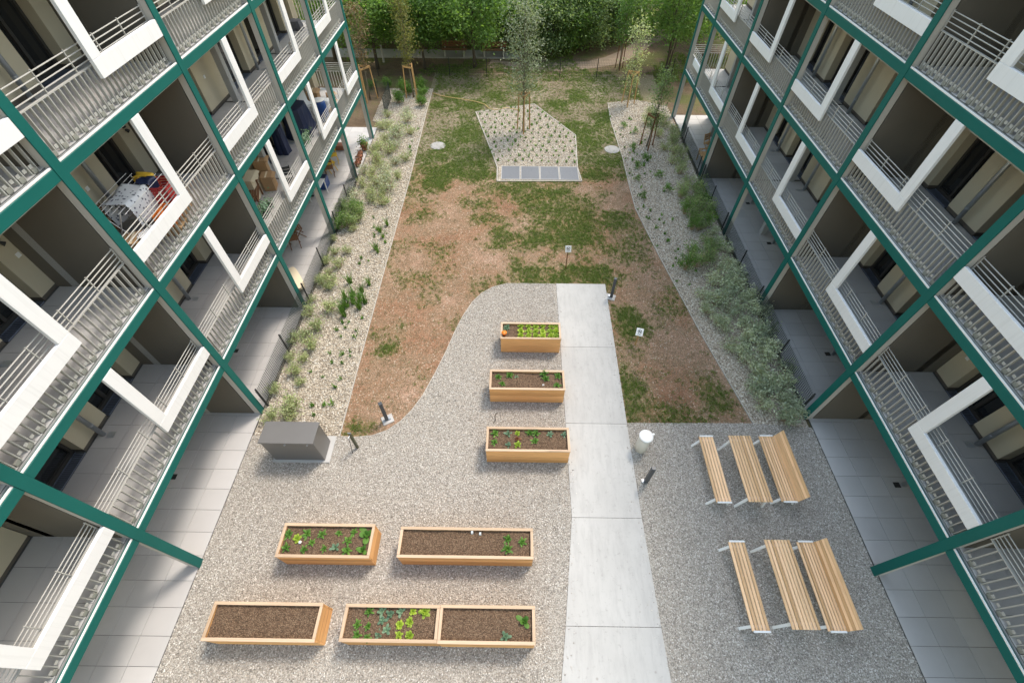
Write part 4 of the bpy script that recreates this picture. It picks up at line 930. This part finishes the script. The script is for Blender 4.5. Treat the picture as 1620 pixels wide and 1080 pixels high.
def sign(x, y, h_, rz, tilt, label, mat):
    t = thing('lawn_sign', label, 'sign', (x, y, 0), rz)
    MB().cbox(-.02, .02, -.015, .015, -.1, h_-.10, .003).build('stake', M[mat], t)
    p = MB().cbox(-.15, .15, -.008, .008, -.17, .17, .003).build('plate', M['white'], t, (0, -.03, h_)); p.rotation_euler = (tilt, 0, 0); p.scale = (.8, 1, .8)
    ring = MB(); n = 24
    for i in range(n):
        a, b = 6.283*i/n, 6.283*(i+1)/n; q = lambda r, t_: (r*math.cos(t_), -.0105, r*math.sin(t_)+.02)
        ring.add([q(.075, a), q(.092, a), q(.092, b), q(.075, b)], [(0, 1, 2, 3)])
    d = math.sqrt(.5); ring.add([(-.06*1-.008, -.0105, .08-.008), (-.06+.008, -.0105, .08+.008), (.06+.008, -.0105, -.04+.008), (.06-.008, -.0105, -.04-.008)], [(0, 3, 2, 1)])
    ring.build('ban_ring', M['black'], p)
    dog = MB().add([(-.045, -.0098, -.03), (-.03, -.0098, -.03), (-.028, -.0098, .0), (.02, -.0098, .0), (.022, -.0098, -.03), (.037, -.0098, -.03), (.037, -.0098, .035), (.06, -.0098, .04), (.06, -.0098, .058), (.04, -.0098, .072), (.028, -.0098, .06), (.018, -.0098, .033), (-.045, -.0098, .033), (-.058, -.0098, .05), (-.064, -.0098, .044), (-.05, -.0098, .02)], [tuple(range(16))])
    dog.build('dog_symbol', M['black'], p)
    lt = MB()
    for i, w2 in enumerate((.10, .07)): lt.box(-w2, w2, -.0105, -.0095, -.105-.03*i, -.095-.03*i)
    lt.build('text_line', M['black'], p)
sign(2.15, 14.33, 1.08, .05, -.35, 'white no-dogs sign on a brown stake at the end of the path', 'brownwood')
sign(4.44, 10.30, .75, -.25, -.75, 'white no-dogs sign leaning back on the lawn right of the path', 'stake')
def tap():
    t = thing('standpipe', 'olive standpipe tap in the gravel right of the storage box', 'tap', (-4.76, 6.11, 0))
    m = pm('olive_paint', (.085, .085, .05), .6, 0, .1, 5)
    MB().cbox(-.035, .035, -.035, .035, -.05, .95, .006).build('post', m, t); MB().tube([(0, -.03, .88), (-.02, -.12, .88), (-.02, -.13, .80)], .014, 8).build('spout', M['galv'], t)
    MB().tube([(-.05, 0, .96), (.05, 0, .96)], .014, 8).build('handle', M['galv'], t); MB().tube([(-.02, -.13, .78), (-.06, -.16, .40), (-.10, -.2, .03)], .010, 6).build('chain', M['black'], t)
tap()
def cover(x, y, r, label):
    t = thing('manhole_cover', label, 'manhole cover', (x, y, 0)); MB().lathe([(r, -.05), (r, .012), (r*.97, .02)], 28).build('rim', M['cover'], t); MB().lathe([(r*.8, .02), (r*.8, .028), (r*.77, .030)], 28).build('lid', M['cover'], t)
cover(-4.36, 24.3, .42, 'round concrete cover in the grass on the left'); cover(5.33, 24.1, .42, 'round concrete cover at the edge of the right bed')
def grates():
    t = thing('light_well_grate', 'four grey metal grates at the front of the pebble island', 'grate', (1.27, 21.6, 0))
    m = pm('pale_grating', (.27, .28, .295), .5, .3, .08, 20)
    for i in range(4):
        x0 = -2.02+i*1.01; g_ = MB()
        g_.box(x0, x0+.98, -.62, -.59, .0, .04); g_.box(x0, x0+.98, .59, .62, .0, .04); g_.box(x0, x0+.03, -.588, .588, .0, .04); g_.box(x0+.95, x0+.98, -.588, .588, .0, .04)
        p = g_.build('frame', M['pad'], t)
        MB().box(x0+.032, x0+.948, -.586, .586, .0, .024).build('panel', m, p)
        br = MB()
        for q in range(22): yy = -.57+1.14*q/21; br.box(x0+.033, x0+.947, yy-.008, yy+.008, .025, .036)
        stuff(br.build('bars', m, p))
grates()
def hose():
    pts = [(-5.45,30.85),(-4.9,30.5),(-4.39,30.31),(-3.55,30.06),(-2.62,29.72),(-2.03,29.37),(-1.68,28.77),(-1.36,28.6),(-.6,28.9),(.2,28.6)]
    tag(MB().tube([(x, y, .045) for x, y in pts], .022, 6).build('garden_hose', M['hose'], smooth=True), 'yellow garden hose lying across the far lawn', 'hose')
hose()
tag(MB().tube([(-.62,7.0,.03),(-.55,7.1,.035),(-.58,7.25,.03),(-.5,7.4,.03)], .012, 5).build('twig', M['bark']), 'dark crooked twig on the gravel between two path beds', 'twig')

# ------------------------------------------------------------------ fences
def mesh_panel(mb, a, b, h_, step, r):
    a, b = Vector(a), Vector(b); L = (b-a).length; n = max(2, int(L/step)); d = (b-a)/n
    for i in range(n+1):
        p = a+d*i; mb.box(p.x-r, p.x+r, p.y-r, p.y+r, .04, h_)
    for j in range(int(h_/step)+1):
        z = .05+j*step
        if z < h_: mb.bar((a.x, a.y, z), (b.x, b.y, z), r*2, r*2)
def fence(name, pts, posts, h_, label, step, mat, wmat, r=.0025):
    t = thing(name, label, 'fence', (*pts[0], 0)); o = Vector((*pts[0], 0))
    for a, b in zip(pts[:-1], pts[1:]):
        mb = MB(); mesh_panel(mb, (a[0]-o.x, a[1]-o.y, 0), (b[0]-o.x, b[1]-o.y, 0), h_, step, r); stuff(mb.build('wire_mesh', M[wmat], t))
    for x, y in posts: MB().cbox(x-o.x-.022, x-o.x+.022, y-o.y-.022, y-o.y+.022, -.05, h_+.05, .004).build('post', M[mat], t)
fence('terrace_fence', [(-8.02,7.5),(-8.02,9.75),(-8.02,12.0),(-8.02,14.2),(-8.02,16.5),(-8.02,18.7),(-8.02,20.8)], [(-8.02,y) for y in (7.55,9.75,12.25,14.3,16.75,18.8,20.75)], .95, 'low wire mesh fence between the left terrace and its bed', .075, 'black', 'fence', .0045)
fence('terrace_fence', [(9.40,7.6),(9.40,9.8),(9.40,12.0),(9.40,14.4),(9.40,16.7),(9.40,19.0),(9.40,21.3),(9.40,23.5),(9.40,25.6)], [(9.40,y) for y in (7.65,9.8,12.4,14.45,17.0,19.05,20.9,21.7,24.7)], .95, 'low wire mesh fence between the right terrace and its bed', .075, 'black', 'fence', .0045)
fence('park_fence', [(-14,33.6),(-9.5,33.6),(-7.0,33.65),(-4.6,33.65),(-2.06,33.6),(.4,33.6),(2.93,33.67),(5.45,33.72),(8,33.8),(10.6,33.9),(14,34)], [(-9.5,33.6),(-7.0,33.65),(-4.6,33.65),(-2.06,33.6),(.4,33.6),(2.93,33.67),(5.45,33.72),(8,33.8),(10.6,33.9)], 1.1, 'black wire fence across the far end of the courtyard', .11, 'black', 'fence', .003)
fence('green_fence', [(-7.95,27.9),(-8.0,30.0),(-10.2,30.8)], [(-7.95,27.9),(-8.0,30.0),(-8.9,30.4)], 1.0, 'short dark green fence beside the far end of the left bed', .08, 'fence', 'fence', .005)
# park benches on the path
def park_bench(x, y, label):
    t = thing('park_bench', label, 'park bench', (x, y, 0), 0, 'benches on the park path')
    for i in range(4): MB().cbox(-.9, .9, -.22+i*.11, -.13+i*.11, .42, .45, .004).build('slat', M['brownwood'], t)
    for i in range(3): MB().cbox(-.9, .9, .25, .28, .52+i*.13, .63+i*.13, .004).build('back_slat', M['brownwood'], t)
    for sx in (-.7, .7): MB().cbox(sx-.05, sx+.05, -.2, .26, 0, .418, .005).build('leg', M['conc'], t); MB().cbox(sx-.03, sx+.03, .283, .32, 0, .9, .005).build('back_post', M['conc'], t)
park_bench(-4.6, 37.25, 'dark wooden bench on the park path, left of the broad tree'); park_bench(-1.7, 37.2, 'dark wooden bench on the park path, nearer the silver tree')
tag(MB().tube([(0, 0, -.05), (0, 0, 1.05)], .07, 10).build('park_post', M['conc'], None, (-9.6, 36.0, 0)), 'pale post leaning beside the trunk nearest the left building', 'post')

# ------------------------------------------------------------------ things on balconies and terraces of the left building
Z1 = ZF[1]+.127; Z2 = ZF[2]+.127
def carton(x, y, z, sx, sy, sz, rz, label, mat='card'):
    t = thing('cardboard_box', label, 'box', (x, y, z), rz)
    MB().cbox(-sx/2, sx/2, -sy/2, sy/2, 0, sz, .006).build('body', M[mat], t)
    MB().box(-.03, .03, -sy/2+.01, sy/2-.01, sz+.001, sz+.003).build('tape', M['cream'], t)
    MB().obox((sx/2+.05, 0, sz-.03), (.055, 0, -.03), (0, sy/2-.01, 0), (.001, 0, .002)).build('flap', M[mat], t)
    return t
def drape(t, name, mat, cx, cy, z, lx, ly, drop, seed):
    nx, ny = 14, 14; V = []; g_ = random.Random(seed)
    for j in range(ny):
        for i in range(nx):
            u, v_ = i/(nx-1)-.5, j/(ny-1)-.5; ex = max(0, abs(u)-.30)/.20; x = u*lx*(1-.45*ex); zz = z-drop*ex**1.2+.012*math.sin(9*u+5*v_+seed)+g_.uniform(-.008, .008)
            V.append((cx+x+.02*math.sin(7*v_+seed), cy+v_*ly+.015*math.sin(11*u+seed), zz))
    F = [(j*nx+i, j*nx+i+1, (j+1)*nx+i+1, (j+1)*nx+i) for j in range(ny-1) for i in range(nx-1)]
    return MB().add(V, F).build(name, M[mat], t, smooth=True)
def rack():
    t = thing('drying_rack', 'folding drying rack under patterned sheets on the cluttered balcony', 'drying rack', (-9.35, 9.45, Z2))
    for sx in (-1, 1):
        MB().tube([(sx*.28, -.75, 0), (-sx*.28, -.75, .95)], .012, 6).build('leg', M['white'], t); MB().tube([(sx*.28, .75, 0), (-sx*.28, .75, .95)], .012, 6).build('leg', M['white'], t)
    for i in range(7): MB().tube([(-.45+.15*i, -.85, .96), (-.45+.15*i, .85, .96)], .006, 5).build('line', M['white'], t)
    o = drape(None, 'patterned_sheet', 'linen', -9.30, 9.35, Z2+.99, 1.05, .85, .62, 2); tag(o, 'dotted white sheet hanging over the drying rack', 'sheet')
    o = drape(None, 'dark_shirt', 'navy', -9.15, 9.95, Z2+1.0, .55, .35, .25, 5); tag(o, 'dark shirt lying on the drying rack', 'shirt')
    o = drape(None, 'yellow_cloth', 'yellow', -9.3, 10.2, Z2+1.0, .7, .22, .3, 8); tag(o, 'yellow cloth on the far end of the drying rack', 'cloth')
rack()
def crate(x, y, z, mat, label, n=4):
    t = thing('storage_crate', label, 'crate', (x, y, z), .1)
    MB().cbox(-.2, .2, -.28, .28, 0, .03, .004).build('base', M[mat], t)
    for i in range(n):
        z0 = .04+i*.07
        for sx in (-1, 1): MB().cbox(sx*.2, sx*.185, -.28, .28, z0, z0+.05, .003).build('side_slat', M[mat], t)
        for sy in (-1, 1): MB().cbox(-.183, .183, sy*.28, sy*.265, z0, z0+.05, .003).build('end_slat', M[mat], t)
crate(-8.85, 10.05, Z2+.45, 'red', 'red plastic crate at the far end of the cluttered balcony', 6)
crate(-8.55, 9.3, Z2+.30, 'orange', 'orange red crate behind the white frame of the cluttered balcony', 4)
def chair(x, y, z, rz, mat, label, name='folding_chair', slats=True):
    t = thing(name, label, 'chair', (x, y, z), rz)
    for sx in (-.2, .2):
        MB().bar((sx, -.22, 0), (sx, .16, .46), .03, .03).build('leg', M[mat], t); MB().bar((sx, .24, 0), (sx, -.16, .46), .03, .03).build('leg', M[mat], t); MB().bar((sx, .18, .40), (sx, .30, .92), .03, .03).build('back_post', M[mat], t)
    for i in range(5): MB().cbox(-.21, .21, -.2+i*.085, -.13+i*.085, .455, .475, .003).build('seat_slat', M[mat], t)
    for i in range(3): MB().obox((0, .235+.025*i, .62+.11*i), (.21, 0, 0), (0, .008, -.002), (0, .01, .042)).build('back_slat', M[mat], t)
    return t
chair(-9.75, 8.75, Z2, .8, 'brownwood', 'brown wooden chair beside the drying rack, nearer end')
carton(-9.1, 8.55, Z2, .42, .5, .35, .3, 'open carton with papers at the near end of the cluttered balcony')
o = drape(None, 'crumpled_cloth', 'linen', -8.75, 8.7, Z2+.42, .6, .5, .2, 12); tag(o, 'crumpled white cloth on the carton of the cluttered balcony', 'cloth')
def basket():
    t = thing('laundry_stool', 'small stool with folded laundry in the corner of the cluttered balcony', 'stool', (-9.75, 10.95, Z2))
    MB().cbox(-.22, .22, -.18, .18, .36, .40, .01).build('seat', M['card'], t)
    for sx in (-.17, .17):
        for sy in (-.13, .13): MB().cbox(sx-.02, sx+.02, sy-.02, sy+.02, 0, .358, .003).build('leg', M['card'], t)
    MB().cbox(-.18, .15, -.15, .15, .402, .50, .03).build('folded_laundry', M['fabric'], t)
basket()
carton(-8.85, 10.05, Z2, .42, .6, .44, .1, 'carton under the red crate on the cluttered balcony')
carton(-8.55, 9.3, Z2, .36, .5, .29, .1, 'low carton under the orange crate on the cluttered balcony')
# first-floor balcony with furniture
def wood_bench(x, y, z, rz, label, mat='brownwood'):
    t = thing('garden_bench', label, 'bench', (x, y, z), rz)
    for i in range(5): MB().cbox(-.6, .6, -.24+i*.095, -.16+i*.095, .42, .445, .004).build('seat_slat', M[mat], t)
    for i in range(5): MB().obox((0, .27+.02*i, .50+.09*i), (.6, 0, 0), (0, .01, -.003), (0, .008, .036)).build('back_slat', M[mat], t)
    for sx in (-.55, .55):
        MB().cbox(sx-.03, sx+.03, -.23, -.18, 0, .60, .004).build('leg', M[mat], t); MB().cbox(sx-.03, sx+.03, .21, .26, 0, .94, .004).build('leg', M[mat], t); MB().cbox(sx-.035, sx+.035, -.26, .20, .602, .63, .004).build('armrest', M[mat], t)
wood_bench(-9.85, 14.8, Z1, 1.9, 'brown slatted garden bench on the first-floor balcony of the left block')
carton(-9.65, 15.85, Z1, .42, .48, .58, .2, 'large carton beside the brown bench on the balcony')
carton(-9.95, 16.35, Z1, .45, .5, .95, .25, 'tall carton at the back wall behind the large carton')
carton(-10.05, 15.4, Z1, .35, .8, .8, .1, 'grey brown crate behind the brown garden bench', 'cream')
chair(-8.75, 15.6, Z1, .4, 'black', 'black folding chair behind the railing near the cartons')
def rail_planter(x, y, z, label, seed):
    t = thing('railing_planter', label, 'planter', (x, y, z)); MB().cbox(-.08, .08, -.38, .38, 0, .16, .008).build('trough', M['black'], t)
    V, F, Ti = leaves(np.random.RandomState(seed).normal(size=(260, 3))*np.array([.08, .26, .10])+np.array([0, 0, .26]), .09, seed); ob('foliage', np_mesh('foliage', V, F, Ti), M['kale'], t)
rail_planter(-8.45, 13.0, ZF[1]+1.02, 'leafy balcony trough behind the first-floor railing beside the bench', 301)
rail_planter(-8.45, 17.6, ZF[1]+1.05, 'leafy balcony trough on the far first-floor railing', 302)
def covered(x, y, z, sx, sy, h_, mat, label, seed):
    g_ = random.Random(seed); n = 16; rows = 7; V = []; F = []
    for j in range(rows):
        v_ = j/(rows-1); k = 1.08-.25*v_
        for i in range(n):
            a = 6.283*i/n; q = 1/max(abs(math.cos(a)), abs(math.sin(a))); q = min(q, 1.25); ww = (1+.10*math.sin(5*a+seed)*(1-v_)+g_.uniform(-.04, .04))
            V.append((math.cos(a)*q*sx/2*k*ww, math.sin(a)*q*sy/2*k*ww, h_*v_+g_.uniform(-.02, .02)*(j > 0)))
    F = [(j*n+i, j*n+(i+1) % n, (j+1)*n+(i+1) % n, (j+1)*n+i) for j in range(rows-1) for i in range(n)]+[tuple((rows-1)*n+i for i in range(n))]
    return tag(MB().add(V, F).build('tarpaulin_cover', M[mat], None, (x, y, z)), label, 'cover')
covered(-9.75, 20.2, Z1, 1.0, 1.3, 1.25, 'navy', 'dark blue tarpaulin over garden furniture on the balcony', 3)
covered(-10.0, 18.55, Z1, .45, .5, 1.1, 'navy', 'narrow navy cover by the wall on the far balcony', 6)
def barrel(x, y, z, label):
    t = thing('water_barrel', label, 'barrel', (x, y, z)); MB().lathe([(.24, 0), (.27, .1), (.29, .45), (.27, .8), (.24, .9)], 20).build('body', M['blue'], t, smooth=True); MB().lathe([(.255, .905), (.255, .93), (.06, .94)], 20).build('lid', M['white'], t)
barrel(-9.1, 21.5, Z1, 'blue plastic barrel with white lid beside the tarpaulin')
for i in range(4):
    t = thing('plastic_chair', 'white plastic chair leaning in the stack behind the tarpaulin', 'chair', (-10.0+.05*i, 21.4+.16*i, Z1+.05*i), .9, 'white chairs behind the tarpaulin')
    MB().cbox(-.22, .22, -.22, .22, .42, .45, .01).build('seat', M['white'], t); MB().obox((0, .25, .66), (.21, 0, 0), (0, .012, 0), (0, .04, .22)).build('backrest', M['white'], t)
    for sx in (-.19, .19):
        for sy in (-.19, .19): MB().bar((sx*1.1, sy*1.1, 0), (sx, sy, .418), .03, .03).build('leg', M['white'], t)
carton(-9.9, 23.0, Z1, .5, .6, .7, .1, 'brown carton on the farthest left balcony'); carton(-9.2, 23.4, Z1, .4, .4, .4, .5, 'small carton on the farthest left balcony')
tag(MB().tube([(0, -.6, .12), (0, .6, .12)], .11, 12).build('rolled_mat', M['card'], None, (-8.9, 22.6, Z1)), 'rolled brown mat lying on the far left balcony', 'mat')
covered(-9.2, 22.4, Z1+.0, .5, .5, .55, 'white', 'white sack standing on the far left balcony', 9)
covered(-10.0, 23.8, Z2, .55, .5, .35, 'fabric', 'grey bag lying on the second-floor balcony of the left block', 12)
# left terrace
for i, (x, y, r_, m_, lab) in enumerate(((-9.55,15.5,.4,'brownwood','brown folding chair on the left terrace, nearer the camera'),(-9.6,16.2,2.2,'brownwood','brown folding chair on the left terrace, turned away'),(-9.5,21.1,.3,'brownwood','brown folding chair beside the blue cool box'),(-9.55,21.55,.9,'yellow','yellow brown folding chair on the far left terrace'),(-9.6,22.3,.3,'yellow','pale folding chair at the far end of the left terrace'))): chair(x, y, .045, r_, m_, lab)
def coolbox():
    t = thing('cool_box', 'blue cool box with white lid on the left terrace', 'cool box', (-9.65, 20.1, .045)); MB().cbox(-.3, .3, -.3, .3, 0, .45, .02).build('body', M['blue'], t); MB().cbox(-.31, .31, -.31, .31, .452, .52, .02).build('lid', M['navy'], t)
coolbox()
def tbl():
    t = thing('terrace_table', 'white terrace table with flower pots near the blue box', 'table', (-9.55, 19.2, .045)); MB().cbox(-.35, .35, -.45, .45, .70, .735, .006).build('top', M['white'], t)
    for sx in (-.3, .3):
        for sy in (-.4, .4): MB().cbox(sx-.02, sx+.02, sy-.02, sy+.02, 0, .698, .003).build('leg', M['white'], t)
tbl()
def pot(x, y, z, r_, h_, label, seed, lm='veg', group=None, n=120):
    t = thing('potted_plant', label, 'potted plant', (x, y, z), 0, group); MB().lathe([(r_*.75, 0), (r_, h_), (r_*1.08, h_), (r_*1.08, h_*1.12)], 14).build('pot', M['terracotta'], t, smooth=True)
    V, F, Ti = leaves(np.random.RandomState(seed).normal(size=(n, 3))*np.array([r_*.7, r_*.7, r_*.7])+np.array([0, 0, h_+r_*.8]), .09, seed); ob('foliage', np_mesh('foliage', V, F, Ti), M[lm], t)
for i, (x, y) in enumerate(((-8.3,22.0),(-8.3,22.3),(-8.32,22.65),(-8.35,23.0))): pot(x, y, .045, .13, .22, 'small terracotta pot in the row on the edge of the far left terrace', 310+i, 'redleaf', 'pots along the terrace edge', 40)
pot(-8.3, 23.7, .045, .2, .32, 'larger leafy pot at the end of the row on the left terrace', 320, 'leaf_green', None, 260)
pot(-9.5, 19.0, .78, .1, .15, 'flower pot on the white terrace table', 321, 'redleaf')
tag(MB().cbox(-.32, .32, -.22, .22, 0, .25, .02).build('wooden_trough', M['terracotta'], None, (-9.65, 23.8, .045)), 'reddish planter trough at the far end of the left terrace', 'planter')
def lounger():
    t = thing('deck_cushion', 'cream cushion pad leaning at the column on the left terrace', 'cushion', (-8.75, 13.25, .045), .6)
    V = []; n = 24
    for i in range(n):
        a = 6.283*i/n; V.append((.17*math.copysign(abs(math.cos(a))**.6, math.cos(a)), .72*math.copysign(abs(math.sin(a))**.6, math.sin(a))))
    o = MB().prism(V, .20, .30).build('pad', M['cream'], t); MB().cbox(-.12, .12, -.5, .5, 0, .198, .01).build('support', M['cream'], t)
lounger()
# right terrace: wooden bench and a stool
wood_bench(9.95, 22.5, .045, -1.57, 'pale wooden bench on the right terrace near its far end', 'stake')
chair(10.5, 23.9, .045, .6, 'stake', 'pale wooden chair behind the bench on the right terrace')
